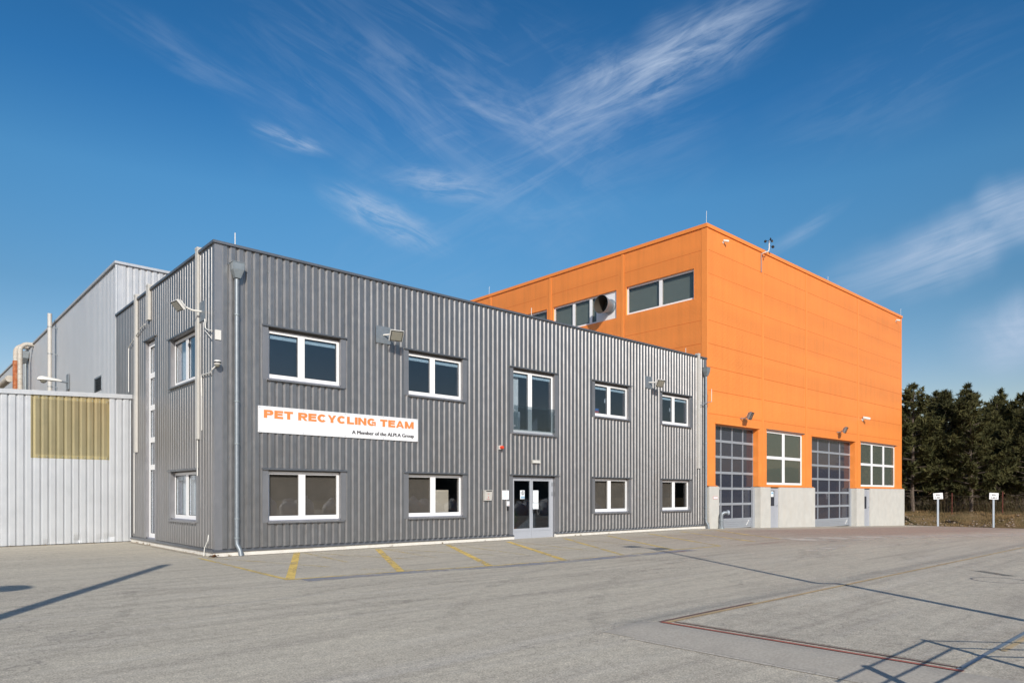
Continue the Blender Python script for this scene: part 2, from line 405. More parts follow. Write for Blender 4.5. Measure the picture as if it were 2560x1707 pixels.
def asphalt():
    m = bpy.data.materials.new('yard_asphalt'); m.use_nodes = True; t = NT(m.node_tree); b = t.n['Principled BSDF']
    tc = t.new('ShaderNodeTexCoord'); v = tc.outputs['Object']; sx = t.new('ShaderNodeSeparateXYZ', i_0=v); X, Y = sx.outputs[0], sx.outputs[1]
    big = t.noise(v, .14, 4, .55); mid = t.noise(t.mapping(v, (.5, 1.6, 1), (0, 0, R(14))), .75, 5, .65, .6)
    col = t.mix(t.remap(big, .3, .7), (.55, .49, .385), (.485, .435, .35))
    col = t.mix(t.remap(mid, .42, .72, 0, .5), col, (.38, .335, .27))
    # tyre wear: long streaks in the two driving directions
    for rot, sc, amt, lo in ((8, (.16, 2.6, 1), .42, .50), (-16, (.12, 3.2, 1), .34, .52), (38, (.14, 2.4, 1), .25, .54)):
        n = t.noise(t.mapping(v, sc, (0, 0, R(rot))), 1.0, 4, .6, .8)
        col = t.mix(t.remap(n, lo, lo + .16, 0, amt), col, (.32, .282, .235))
    for rot, sc, amt, lo in ((12, (.15, 2.0, 1), .45, .55),):
        n = t.noise(t.mapping(v, sc, (0, 0, R(rot)), (7, 3, 0)), 1.0, 3, .6, .8)
        col = t.mix(t.remap(n, lo, lo + .2, 0, amt), col, (.53, .485, .42))
    # reddish plastic-dust staining in front of the tall hall and pale worn lanes across it
    red = t.math('MULTIPLY', t.remap(X, 9, 24), t.remap(t.math('ADD', Y, t.math('MULTIPLY', t.noise(v, .3, 3), 3)), -8.5, -5.2, smooth=True))
    red = t.math('MULTIPLY', red, t.remap(Y, -.9, -2.6))
    col = t.mix(t.math('MULTIPLY', red, .7), col, (.31, .225, .185))
    # finer grit
    gr = t.noise(v, 55, 3, .75); gr2 = t.noise(v, 18, 3, .7); grk = t.math('MULTIPLY', t.remap(gr, .36, .64, .66, 1.32), t.math('MULTIPLY', t.remap(t.noise(v, 7, 4, .7), .35, .65, .88, 1.10), t.remap(t.noise(v, 21, 3, .75), .35, .65, .86, 1.13)))
    col = t.mix(1.0, col, t.new('ShaderNodeCombineColor', i_0=grk, i_1=grk, i_2=grk).outputs[0], 'MULTIPLY')
    col = t.mix(t.remap(gr2, .58, .75, 0, .4), col, (.60, .535, .445))
    # cracks
    vo = t.new('ShaderNodeTexVoronoi', feature='DISTANCE_TO_EDGE'); t.inp(vo, 'Vector', t.vmath('ADD', t.mapping(v, (.10, .16, 1), (0, 0, R(20))), t.new('ShaderNodeCombineXYZ', i_0=t.noise(v, .7, 4), i_1=t.noise(v, .9, 4)).outputs[0])); vo.inputs['Scale'].default_value = 1.0
    col = t.mix(t.math('MULTIPLY', t.remap(vo.outputs['Distance'], 0, .006, 1, 0), t.remap(t.noise(v, .25, 2), .48, .56, 0, .55)), col, (.2, .18, .16))
    v2 = t.new('ShaderNodeTexVoronoi'); t.inp(v2, 'Vector', v); v2.inputs['Scale'].default_value = .55
    spot = t.math('MULTIPLY', t.remap(t.math('ADD', v2.outputs['Distance'], t.math('MULTIPLY', t.noise(v, 9, 3), .05)), .05, .09, 1, 0), t.remap(t.noise(v, .33, 2), .5, .6, 0, .55))
    col = t.mix(spot, col, (.15, .135, .12))
    t.l.new(col, b.inputs['Base Color']); b.inputs['Roughness'].default_value = .92; b.inputs['Specular IOR Level'].default_value = .25
    h = t.math('ADD', t.math('MULTIPLY', gr, .6), t.math('MULTIPLY', t.noise(v, 140, 2), .4))
    bp = t.new('ShaderNodeBump', i_Height=h); bp.inputs['Strength'].default_value = .35; bp.inputs['Distance'].default_value = .012
    t.l.new(bp.outputs[0], b.inputs['Normal'])
    return m
M['asphalt'] = asphalt()
M['patch_smooth'] = mat('smooth_asphalt_strip', (.42, .38, .32), .92, 0, .16, 38, spec=.2, bump=.3, bscale=70, grime=((.31, .275, .235), .45, 3, 1))
M['patch_rough'] = mat('coarse_asphalt', (.47, .425, .36), .95, 0, .28, 45, spec=.2, bump=.5, bscale=70)
M['deck'] = mat('bridge_deck_concrete', (.52, .47, .40), .92, 0, .10, 1.0, spec=.2, bump=.25, bscale=80, grime=((.40, .36, .31), .45, 1.3, 1))
M['yellow'] = worn_paint('yellow_paint', (.86, .60, .16), .39, .52, 9, most=.95)
M['yellow_worn'] = worn_paint('faded_yellow_paint', (.82, .60, .20), .40, .53, 8, most=.85)
M['yellow_old'] = worn_paint('old_yellow_paint', (.80, .61, .26), .42, .57, 6, most=.6)
M['blue_old'] = worn_paint('old_blue_paint', (.33, .35, .41), .36, .60, 3, most=.75)
M['red_old'] = worn_paint('old_red_paint', (.42, .17, .14), .48, .62, 4, most=.5)
M['rail_red'] = mat('red_steel_edge', (.44, .125, .085), .7, .1, .2, 4, grime=((.26, .18, .15), .7, 1.2, 1))
M['rail_yellow'] = mat('yellow_steel_edge', (.50, .37, .20), .75, .1, .2, 4, grime=((.36, .22, .15), .9, 1.2, 1))
M['rail_brown'] = mat('brown_steel_edge', (.20, .13, .11), .7, .2, .2, 5)
M['lane_pale'] = worn_paint('pale_concrete_lane', (.68, .62, .53), .36, .58, 1.2, most=.85)
M['skid'] = worn_paint('tyre_mark', (.16, .145, .14), .46, .70, 4, most=.22)
def earth():
    m = bpy.data.materials.new('bank_earth'); m.use_nodes = True; t = NT(m.node_tree); b = t.n['Principled BSDF']
    v = t.new('ShaderNodeTexCoord').outputs['Object']
    c = t.mix(t.remap(t.noise(v, .7, 5), .35, .65), (.23, .155, .08), (.15, .115, .05))
    c = t.mix(t.remap(t.noise(v, 2.5, 5, .7), .56, .68, 0, .7), c, (.34, .25, .17))
    c = t.mix(t.remap(t.noise(v, 9, 4), .4, .7, 0, .5), c, (.06, .045, .02))
    t.l.new(c, b.inputs['Base Color']); b.inputs['Roughness'].default_value = .95; b.inputs['Specular IOR Level'].default_value = .15
    bp = t.new('ShaderNodeBump', i_Height=t.noise(v, 6, 6, .7)); bp.inputs['Strength'].default_value = .8; bp.inputs['Distance'].default_value = .2
    t.l.new(bp.outputs[0], b.inputs['Normal']); return m
M['earth'] = earth()
def leafy(name, a, b_, sc=1.3, tr=.15):
    m = bpy.data.materials.new(name); m.use_nodes = True; t = NT(m.node_tree); b = t.n['Principled BSDF']
    v = t.new('ShaderNodeTexCoord').outputs['Object']; oi = t.new('ShaderNodeObjectInfo')
    n = t.remap(t.noise(v, sc, 4, .7), .34, .66)
    c = t.mix(n, a, b_)
    k = t.remap(oi.outputs['Random'], 0, 1, .75, 1.25)
    c = t.mix(1.0, c, t.new('ShaderNodeCombineColor', i_0=k, i_1=k, i_2=k).outputs[0], 'MULTIPLY')
    t.l.new(c, b.inputs['Base Color']); b.inputs['Roughness'].default_value = .75; b.inputs['Specular IOR Level'].default_value = .2
    return m
M['needles'] = leafy('pine_needles', (.026, .030, .010), (.092, .086, .030))
M['dry_grass'] = leafy('dry_grass', (.24, .155, .075), (.14, .105, .045), .8)
M['scrub'] = leafy('brown_scrub', (.075, .048, .028), (.06, .055, .022), 1.0)
M['stone'] = mat('pale_stone', (.22, .17, .125), .9, 0, .3, 6)

# ------------------------------------------------------------------ ground
def smooth(a, b, x):
    t = min(1, max(0, (x - a) / (b - a))); return t * t * (3 - 2 * t)
def zf(x, y):
    s = x - 21.5; z = 0
    if s > 1: z = -.024 * s
    elif s > -1: z = -.024 * (s + 1) ** 2 / 4
    z += .07 * smooth(-12.65, -13.35, y) * smooth(-.35, .45, x)
    return z
def span(a, b, st):
    n = max(1, round((b - a) / st)); return [a + (b - a) * i / n for i in range(n)]
xs = span(-40, -12, 2) + span(-12, -1, .6) + span(-1, 1, .12) + span(1, 50.1, .6) + [50.1]
ys = span(-60, -20, 2) + span(-20, -13.6, .4) + span(-13.6, -12.4, .08) + span(-12.4, 8.2, .5) + [8.2]
mb = MB()
for y in ys:
    for x in xs: mb.v.append((x, y, zf(x, y)))
nx = len(xs)
for j in range(len(ys) - 1):
    for i in range(nx - 1): mb.f.append((j * nx + i, j * nx + i + 1, (j + 1) * nx + i + 1, (j + 1) * nx + i))
tag(mb.build('yard', M['asphalt'], smooth=True), kind='structure')
def bank(x, y):
    if -41 < x < 49.9 and -61 < y < 9: return -2.0
    z = -.69
    if x > 50:
        r = smooth(50.2, 54.6, x + .5 * math.sin(y * .7) + .3 * math.sin(y * 1.9))
        z += .80 * r + .10 * math.sin(x * 1.7 + y * 1.1) * r + .05 * math.sin(y * 3.1 + x) * r
    return z
xs = [-1500, -600, -200, -80, -41.5, -40.9, 0, 30, 48, 49.8] + span(49.95, 62, .4) + span(62, 110, 4) + [110, 200, 500, 1500]
ys = [-1500, -600, -200, -100, -61.5, -60.9] + span(-60, -20, 5) + span(-20, 14, .5) + span(14, 60, 6) + [60, 200, 600, 1500]
mb = MB()
for y in ys:
    for x in xs: mb.v.append((x, y, bank(x, y)))
nx = len(xs)
for j in range(len(ys) - 1):
    for i in range(nx - 1): mb.f.append((j * nx + i, j * nx + i + 1, (j + 1) * nx + i + 1, (j + 1) * nx + i))
tag(mb.build('ground', M['earth'], smooth=True), kind='structure')

hm = MB(); xs_h = span(-420, 520, 12) + [520]; prof_h = ((-150, -1), (-158, 9), (-170, 14), (-190, 17), (-240, 15), (-300, -1)); rh = random.Random(8)
for x in xs_h:
    k = 1 + .18 * math.sin(x * .03) + .1 * math.sin(x * .011 + 1)
    for y, z in prof_h: hm.v.append((x + rh.uniform(-3, 3), y + rh.uniform(-4, 4) - .02 * abs(x), z if z < 0 else z * k + rh.uniform(-2, 2)))
for i in range(len(xs_h) - 1):
    for j in range(5): hm.f.append((i * 6 + j, (i + 1) * 6 + j, (i + 1) * 6 + j + 1, i * 6 + j + 1))
tag(hm.build('hills', mat('wooded_hill', (.055, .052, .034), .95, 0, .5, .12, spec=.1)), kind='structure')
def strip(mb, pts, width, lift=.004, step=.5):
    """a ribbon that follows the yard surface"""
    P = []
    for (x0, y0), (x1, y1) in zip(pts, pts[1:]):
        n = max(1, int(math.hypot(x1 - x0, y1 - y0) / step))
        P += [(x0 + (x1 - x0) * k / n, y0 + (y1 - y0) * k / n) for k in range(n)]
    P.append(pts[-1]); i = len(mb.v)
    for k, (x, y) in enumerate(P):
        a = P[max(0, k - 1)]; b = P[min(len(P) - 1, k + 1)]; d = Vector((b[0] - a[0], b[1] - a[1])).normalized()
        wd = width(k / (len(P) - 1)) if callable(width) else width
        for sg in (-1, 1):
            px, py = x - d.y * sg * wd / 2, y + d.x * sg * wd / 2
            mb.v.append((px, py, zf(px, py) + lift))
    for k in range(len(P) - 1): mb.f.append((i + 2 * k, i + 2 * k + 1, i + 2 * k + 3, i + 2 * k + 2))
    return mb
# flush strips of other paving by the weighbridge
mb = MB()
for k in range(10): strip(mb, [(-.13 + k * .07, -13.05 - .02 * (k % 3)), (-.13 + k * .07, -22)], .07, .004 + .0002 * (k % 2), .1)
tag(mb.build('smooth_asphalt_strip', M['patch_smooth']), kind='structure')
mb = MB()
for k in range(40): strip(mb, [(-.2, -13.55 - k * .2), (-.2, -13.76 - k * .2)], .05, .006, .2)
tag(mb.build('asphalt_seam', M['patch_rough']), kind='structure')
# painted bays
bays = [((2.17, -.14), (-.66, -5.87)), ((4.45, -.6), (1.64, -6.12)), ((7.01, -.6), (3.76, -6.47)), ((9.4, -.8), (6.0, -6.65)),
        ((12.1, -.87), (8.14, -6.74)), ((14.5, -.9), (10.62, -6.6)), ((16.8, -1.15), (12.95, -6.7)), ((19.1, -1.1), (15.6, -6.4)), ((21.2, -1.5), (17.6, -6.3))]
mb = MB()
for k, (a, b) in enumerate(bays[:4]): strip(mb, [a, b], .17, .004)
tag(mb.build('parking_line_marking', M['yellow']), kind='structure')
mb = MB()
for a, b in bays[4:]: strip(mb, [a, b], .15, .004)
for a, b in (((-.42, -.16), (-.68, -5.83)), ((-.68, -5.84), (1.71, -6.1)), ((1.75, -6.12), (3.78, -6.5)), ((3.8, -6.5), (6.0, -6.68)), ((10.4, -6.62), (12.95, -6.74)), ((19.1, -1.1), (21.4, -1.2)), ((21.3, -1.25), (24.2, -1.5))):
    strip(mb, [a, b], .11, .0055)
tag(mb.build('parking_edge_marking', M['yellow_worn']), kind='structure')
mb = MB()
for a, b in (((2.26, -.22), (1.81, -3.6)), ((4.58, -.58), (4.0, -4.2)), ((7.06, -.74), (6.23, -5.2)), ((9.5, -.9), (8.6, -5.2)), ((12.06, -.86), (11.2, -5)), ((16.77, -1.11), (15.67, -6.29)),
             ((-.27, -.11), (1.0, -4.3)), ((2.45, -.93), (3.5, -4.4)), ((4.58, -.58), (5.7, -4.8)), ((1.2, -5.2), (2.0, -6.0)), ((7.2, -.8), (8.5, -5.6)), ((14.46, -1), (15.2, -5.2)), ((18.3, -4.8), (21.2, -1.6)), ((6.0, -6.7), (10.4, -6.7))):
    strip(mb, [a, b], .10, .007)
tag(mb.build('old_bay_marking', M['yellow_old']), kind='structure')
mb = MB(); strip(mb, [(-.5, -6.15), (1.7, -6.32), (3.8, -6.75), (6, -6.92), (8.5, -6.98), (11, -7)], .42, .004)
tag(mb.build('blue_path_marking', M['blue_old']), kind='structure')
mb = MB()
for x0, x1, y in ((.5, 1.0, -6.32), (2.1, 2.5, -6.5), (4.7, 5.3, -6.92), (7.2, 7.9, -7.05), (9.6, 10.6, -7.08), (13.0, 17, -7.0)): strip(mb, [(x0, y), (x1, y - .02)], .18, .007)
tag(mb.build('red_path_marking', M['red_old']), kind='structure')
mb = MB(); strip(mb, [(17.5, -6.7), (20, -8.0), (26, -9.4), (38, -10.6), (49, -11.2)], 1.9, .0045); strip(mb, [(13, -9.6), (16, -9.2)], .5, .0045)
tag(mb.build('pale_lane_marking', M['lane_pale']), kind='structure')
mb = MB()                                                        # tyre marks, curved as lorries turned
def arc(cx, cy, r, a0, a1): return [(cx + r * math.cos(R(a0 + (a1 - a0) * k / 24)), cy + r * math.sin(R(a0 + (a1 - a0) * k / 24))) for k in range(25)]
rt_ = random.Random(3)
for cx, cy, r, a0, a1, w_ in ((-1.2, -7.9, 1.1, 150, 250, .06), (-.2, -8.6, 2.2, 100, 175, .05), (3, -20, 11, 70, 120, .22), (3.2, -20, 12.9, 65, 118, .2), (10, -22, 13.5, 85, 140, .24), (10, -22, 15.4, 85, 138, .2), (-14, -4, 9, -70, 0, .2), (-14, -4, 10.8, -70, -8, .2), (6, 4, 13, 215, 290, .2), (6, 4, 15, 218, 300, .22), (16, 3, 14, 225, 300, .2), (7.5, -9.2, 1.1, 40, 160, .05), (6.0, -8.3, .9, 200, 300, .05), (20, -24, 16, 80, 140, .26), (20, -24, 14, 82, 140, .22)):
    strip(mb, arc(cx, cy, r, a0, a1), w_, .0035)
tag(mb.build('tyre_marking', M['skid']), kind='structure')

mb = MB(); strip(mb, [(-.1, -.16), (10.3, -.16)], .24, .003); strip(mb, [(12.6, -.16), (23, -.16)], .24, .003); strip(mb, [(-.16, .1), (-.16, 7.7)], .2, .003); strip(mb, [(-.3, 7.68), (-14, 7.68)], .22, .003); strip(mb, [(28, -.4), (34.2, -.4)], .5, .003); strip(mb, [(40.4, -.4), (49, -.4)], .5, .003)
tag(mb.build('wall_foot_dust', worn_paint('wind_blown_dust', (.50, .44, .35), .38, .60, 3.5, most=.8)), kind='structure')
mb = MB(); q_ = random.Random(17)
for _ in range(46):
    x, y = q_.choice(((q_.uniform(.3, 10), -.035), (q_.uniform(13, 22.5), -.035), (-.035, q_.uniform(.3, 7.5)), (q_.uniform(-12, -.3), 7.80)))
    if q_.random() < .45: continue
    for _ in range(q_.randint(5, 12)):
        c = Vector((x + q_.gauss(0, .03), y - abs(q_.gauss(0, .02)), zf(x, y))); d = Vector((q_.uniform(-.6, .6), q_.uniform(-.8, .1), 1)) * q_.uniform(.02, .07); e = Vector((q_.uniform(-1, 1), q_.uniform(-1, 1), 0)).normalized() * .006
        mb.tri(c - e, c + e, c + d)
tag(mb.build('weeds', M['dry_grass']), 'small dry weeds sprouting along the wall feet', 'weeds', kind='stuff')
# ------------------------------------------------------------------ windows and doors shared by the buildings
def window(w, par, a0, a1, z0, z1, rec=.12, cols=(.5,), rows=(), fw=.075, bot=.11, mull=.20, m_frame='white', m_trim='trim', glass='glass', head=0.0,
           trim=(.17, .17, .06, .0), blind=None, rail=True, curtain=None, flash=True, sill=True, handle=None, name='window'):
    """opening a0..a1, z0..z1 in wall w; the frame stands rec behind the face"""
    f = MB(); zt = z1 - head
    w.box(f, a0, a0 + fw, -rec - .07, -rec, z0, zt); w.box(f, a1 - fw, a1, -rec - .07, -rec, z0, zt)
    w.box(f, a0 + fw, a1 - fw, -rec - .07, -rec, z0, z0 + bot); w.box(f, a0 + fw, a1 - fw, -rec - .07, -rec, zt - fw, zt)
    for c in cols:
        m = a0 + (a1 - a0) * c; w.box(f, m - mull / 2, m + mull / 2, -rec - .068, -rec + .004, z0 + bot, zt - fw)
    for r in rows:
        m = z0 + (zt - z0) * r; w.box(f, a0 + fw, a1 - fw, -rec - .066, -rec + .002, m - fw * .55, m + fw * .55)
    fo = f.build(name, M[m_frame], par)
    p = MB(); w.box(p, a0 + fw * .6, a1 - fw * .6, -rec - .048, -rec - .030, z0 + bot * .6, zt - fw * .6); p.build('pane', M[glass], fo)
    b = MB(); lo, hi = z0 + bot, zt - fw
    edges = [a0 + fw] + [v for c in cols for v in (a0 + (a1 - a0) * c - mull / 2, a0 + (a1 - a0) * c + mull / 2)] + [a1 - fw]
    for k in range(0, len(edges), 2):                            # rubber seals round each pane
        e0, e1 = edges[k], edges[k + 1]
        w.box(b, e0, e0 + .012, -rec - .028, -rec - .008, lo, hi); w.box(b, e1 - .012, e1, -rec - .028, -rec - .008, lo, hi)
        w.box(b, e0 + .012, e1 - .012, -rec - .028, -rec - .008, hi - .012, hi); w.box(b, e0 + .012, e1 - .012, -rec - .028, -rec - .008, lo, lo + .012)
    b.build('seal', M['gasket'], fo)
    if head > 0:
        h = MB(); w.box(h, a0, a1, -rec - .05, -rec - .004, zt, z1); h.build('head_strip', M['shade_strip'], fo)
    if trim:
        tl, tr, tb, tt = trim; t = MB()
        w.box(t, a0 - tl, a0, -.010, .003, z0 - tb, z1 + tt); w.box(t, a1, a1 + tr, -.010, .003, z0 - tb, z1 + tt)
        w.box(t, a0, a0 + .006, -rec, -.010, z0, z1); w.box(t, a1 - .006, a1, -rec, -.010, z0, z1); w.box(t, a0 + .006, a1 - .006, -rec, -.010, z1 - .006, z1)
        t.build('window_trim', M[m_trim], fo)
        if flash:
            l = MB(); pr = .055
            l.hexa([w.p(a0 - tl - .01, -.02, z1), w.p(a1 + tr + .01, -.02, z1), w.p(a1 + tr + .01, pr, z1 - .012), w.p(a0 - tl - .01, pr, z1 - .012),
                    w.p(a0 - tl - .01, -.02, z1 + .05), w.p(a1 + tr + .01, -.02, z1 + .05), w.p(a1 + tr + .01, pr, z1 + .022), w.p(a0 - tl - .01, pr, z1 + .022)])
            l.build('lintel_flashing', M['coping'], fo)
        if sill:
            l = MB(); l.hexa([w.p(a0 - .03, -rec, z0 - .06), w.p(a1 + .08, -rec, z0 - .06), w.p(a1 + .08, .07, z0 - .085), w.p(a0 - .03, .07, z0 - .085),
                              w.p(a0 - .03, -rec, z0), w.p(a1 + .08, -rec, z0), w.p(a1 + .08, .07, z0 - .045), w.p(a0 - .03, .07, z0 - .045)])
            l.build('sill', M[m_trim], fo)
    if blind:
        b = MB(); e = edges
        for k in range(0, len(e), 2):
            if blind == 'all' or (k // 2) in blind:
                w.box(b, e[k] - .03, e[k + 1] + .03, -rec - .125, -rec - .115, lo - .03, hi + .03)
        b.build('blind', M['blind'], fo)
    if rail:
        b = MB(); e = edges
        for k in range(0, len(e), 2):
            w.box(b, e[k] + .01, e[k + 1] - .01, -rec - .10, -rec - .075, hi - .13, hi - .03)
            for q in (.12, .5, .88):
                m = e[k] + (e[k + 1] - e[k]) * q; w.box(b, m - .025, m + .025, -rec - .075, -rec - .068, hi - .11, hi - .05)
        b.build('blind_headrail', M['headrail'], fo)
    if curtain:
        b = MB(); ca0, ca1 = curtain; n = 26; i = len(b.v)
        for k in range(n + 1):
            s = ca0 + (ca1 - ca0) * k / n; o = -rec - .2 + .025 * math.sin(k * 2.1) + .012 * math.sin(k * 5.3)
            for zz, oo in ((lo - .05, o), (hi + .05, o)): b.v.append(tuple(w.p(s, oo, zz)))
        for k in range(n): b.f.append((i + 2 * k, i + 2 * k + 2, i + 2 * k + 3, i + 2 * k + 1))
        b.build('curtain', M['curtain'], fo)
    if handle:
        hm = MB(); w.box(hm, handle - .012, handle + .012, -rec - .11, -rec - .075, (lo + hi) / 2 - .08, (lo + hi) / 2 + .08); hm.build('handle', M['white'], fo)
    return fo

# ------------------------------------------------------------------ grey office building
GO = thing('office_building', 'two-storey office clad in ribbed dark grey metal with white framed windows', 'building', (0, 0, 0))
FR = Wall((0, 0), (1, 0), (0, -1)); SD = Wall((0, 0), (0, 1), (-1, 0)); LX, LY, TOP = 22.9, 10.0, 8.05
UW = [(1.42, 3.58), (5.93, 8.09), (14.80, 16.96), (19.33, 21.49)]
OPEN = [(a, b, 4.76, 6.145) for a, b in UW] + [(a, b, .90, 2.275) for a, b in UW] + [(10.38, 12.50, 3.84, 6.145), (10.36, 12.54, -.2, 2.29)]
def grown(o, tl=.17, tr=.17, tb=.06, tt=0): return (o[0] - tl, o[1] + tr, o[2] - tb, o[3] + tt)
holes = [grown(o) for o in OPEN]
wm = MB()
for r in regions(.20, 22.66, .19, TOP, holes): corrugate(wm, FR, *r, phase=.215)
wm.build('front_wall', M['clad'], GO)
SOPEN = [(1.40, 3.62, 4.76, 6.15), (1.40, 3.62, .90, 2.275), (5.20, 6.22, .22, 6.52)]
sh = [grown(SOPEN[0]), grown(SOPEN[1]), grown(SOPEN[2], .16, .16, .04)]
wm = MB(); PROF = PROF_B
for r in regions(.12, LY - .1, .19, TOP, sh): corrugate(wm, SD, *r, phase=.06)
PROF = PROF_A
wm.build('side_wall', M['clad'], GO)
# solid wall behind the sheets
wm = MB()
for a0, a1, z0, z1 in regions(.05, 22.85, -.6, 8.0, OPEN): FR.box(wm, a0, a1, -.32, -.05, z0, z1)
for a0, a1, z0, z1 in regions(.321, LY, -.6, 8.0, SOPEN): SD.box(wm, a0, a1, -.32, -.05, z0, z1)
wm.build('inner_wall', M['room'], GO)
rm = MB(); rm.box(.33, 22.8, .33, 9.9, 3.45, 3.75); rm.box(.33, 22.8, .33, 9.9, -.3, .02); rm.box(.33, 22.8, 5.2, 5.35, .021, 3.449); rm.box(.33, 22.8, 5.2, 5.35, 3.751, 7.6)
for x in (4.7, 9.2, 13.6, 18.1): rm.box(x, x + .12, .34, 5.19, .022, 3.448); rm.box(x, x + .12, .34, 5.19, 3.752, 7.6)
rm.build('room_wall', M['room'], GO)
rf = MB(); rf.box(.06, 22.8, .06, 9.98, 7.7, 7.95); rf.build('roof', M['coping'], GO)
rf = MB(); rf.box(22.72, 22.88, .33, 9.98, -.6, 7.69); rf.box(.06, 22.7, 9.9, 9.98, -.6, 7.69); rf.build('rear_wall', M['trim'], GO)
ct = MB(); FR.box(ct, 0, .20, -.03, 0, .17, TOP); SD.box(ct, .0302, .12, -.03, 0, .17, TOP); ct.build('corner_trim', M['trim'], GO)     # corner and end flashings
ct = MB(); FR.box(ct, 22.66, 22.89, -.03, .001, .17, TOP); ct.build('corner_trim', M['trim'], GO)
ct = MB(); SD.box(ct, LY - .1, LY, -.03, .001, .17, TOP); ct.build('corner_trim', M['trim'], GO)
cp = MB(); cp.box(-.045, 22.9, -.045, .20, TOP, TOP + .065); cp.box(-.045, .20, .2001, LY, TOP, TOP + .065); cp.build('coping', M['coping'], GO)
bf = MB()
for a0, a1 in ((-.06, 10.37), (12.53, 22.8)):
    bf.hexa([FR.p(a0, -.04, .13), FR.p(a1, -.04, .13), FR.p(a1, .07, .11), FR.p(a0, .07, .11), FR.p(a0, -.04, .19), FR.p(a1, -.04, .19), FR.p(a1, .07, .13), FR.p(a0, .07, .13)])
bf.hexa([SD.p(-.03, -.04, .13), SD.p(7.84, -.04, .13), SD.p(7.84, .07, .11), SD.p(-.03, .07, .11), SD.p(-.03, -.04, .19), SD.p(7.84, -.04, .19), SD.p(7.84, .07, .13), SD.p(-.03, .07, .13)])
bf.build('base_flashing', M['coping'], GO)
pl = MB()
pl.box(-.03, 10.40, -.03, .049, -.6, .11); pl.box(12.52, 22.93, -.03, .049, -.6, .11); pl.box(-.03, .049, .0491, 7.84, -.6, .11)
pl.build('plinth', M['plinth'], GO)
sc = MB(); rs = random.Random(5)                                  # rows of fixing screws on the sheets
for z in (2.57, 4.4, 6.6, 7.6):
    k = 0
    while .215 + k * PITCH < 22.4:
        a = .215 + k * PITCH + .16
        if not any(h[0] - .05 < a < h[1] + .05 and h[2] < z < h[3] for h in holes) and (z == 2.57 or rs.random() < .35):
            FR.box(sc, a - .012, a + .012, -.042, -.028, z - .012, z + .012)
        k += 1
sc.build('screws', M['galv'], GO)['kind'] = 'stuff'
for k, (a, b) in enumerate(UW):
    window(FR, GO, a, b, 4.76, 6.145, cols=(.46,), head=.085, handle=a + .85 if k > 1 else None)
    window(FR, GO, a, b, .90, 2.275, cols=(.47,), head=.05, blind=('all', (0,), 'all', (0,))[k], rail=False, curtain=None, glass='glass_low')
window(FR, GO, 10.38, 12.50, 3.84, 6.145, cols=(.44,), head=.085, curtain=(10.5, 10.9), handle=11.28)
# entrance
dr = MB(); a0, a1, zt = 10.38, 12.52, 2.225; rec = .12
FR.box(dr, a0, a0 + .07, -rec - .08, -rec, -.05, zt); FR.box(dr, a1 - .12, a1, -rec - .08, -rec, -.05, zt); FR.box(dr, a0 + .07, a1 - .12, -rec - .08, -rec, zt - .06, zt)
do = dr.build('entrance_door', M['door_grey'], GO)
for e0, e1, hx in ((a0 + .075, 11.385, None), (11.395, a1 - .125, 11.44)):
    lf = MB(); o0, o1 = -rec - .06, -rec + .006
    FR.box(lf, e0, e0 + .06, o0, o1, -.03, zt - .065); FR.box(lf, e1 - .07, e1, o0, o1, -.03, zt - .065); FR.box(lf, e0 + .06, e1 - .07, o0, o1, zt - .13, zt - .065)
    FR.box(lf, e0 + .06, e1 - .07, o0, o1, .26, .36); FR.box(lf, e0 + .06, e1 - .07, o0, o1 - .012, -.03, .2599)
    FR.box(lf, e0 + .06, e1 - .07, o1 - .012, o1 - .002, .0, .235)
    L_ = lf.build('door_leaf', M['door_grey'], do)
    pn = MB(); FR.box(pn, e0 + .05, e1 - .06, -rec - .035, -rec - .02, .35, zt - .12); pn.build('pane', M['glass_clear'], do)
hd = MB(); hd.tube([FR.p(11.44, -rec, 1.05), FR.p(11.44, -rec + .06, 1.05), FR.p(11.54, -rec + .06, 1.06)], .014, 8); FR.box(hd, 11.425, 11.455, -rec + .006, -rec + .014, .92, 1.1); hd.build('handle', M['galv'], do)
for z in (1.98, 1.62): hg = MB(); hg.tube([FR.p(12.46, -rec + .015, z - .07), FR.p(12.46, -rec + .015, z + .07)], .018, 8); hg.build('hinge', M['galv'], do)
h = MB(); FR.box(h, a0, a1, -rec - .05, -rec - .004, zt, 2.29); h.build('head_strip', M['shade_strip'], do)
t = MB(); FR.box(t, 10.19, 10.36, -.010, .003, .13, 2.29); FR.box(t, 10.36, 10.366, -rec, -.0101, -.05, 2.29); t.build('door_trim', M['trim'], do)
t = MB(); FR.box(t, 12.54, 12.71, -.010, .003, .13, 2.29); FR.box(t, 12.53, 12.539, -rec, -.0101, -.05, 2.29); t.build('door_trim', M['trim'], do)
l = MB(); l.hexa([FR.p(10.18, -.02, 2.29), FR.p(12.72, -.02, 2.29), FR.p(12.72, .055, 2.278), FR.p(10.18, .055, 2.278), FR.p(10.18, -.02, 2.34), FR.p(12.72, -.02, 2.34), FR.p(12.72, .055, 2.312), FR.p(10.18, .055, 2.312)])
l.build('lintel_flashing', M['coping'], do)
gb = MB(); FR.box(gb, 10.40, 12.48, .01, .024, 3.90, 4.79); go_ = gb.build('glass_balustrade', M['glass_clear'], GO)
for a in (10.40, 12.47):
    for z in (4.05, 4.60): gk = MB(); FR.box(gk, a - .02, a + .04, -.01, .04, z - .03, z + .03); gk.build('clamp', M['galv'], go_)
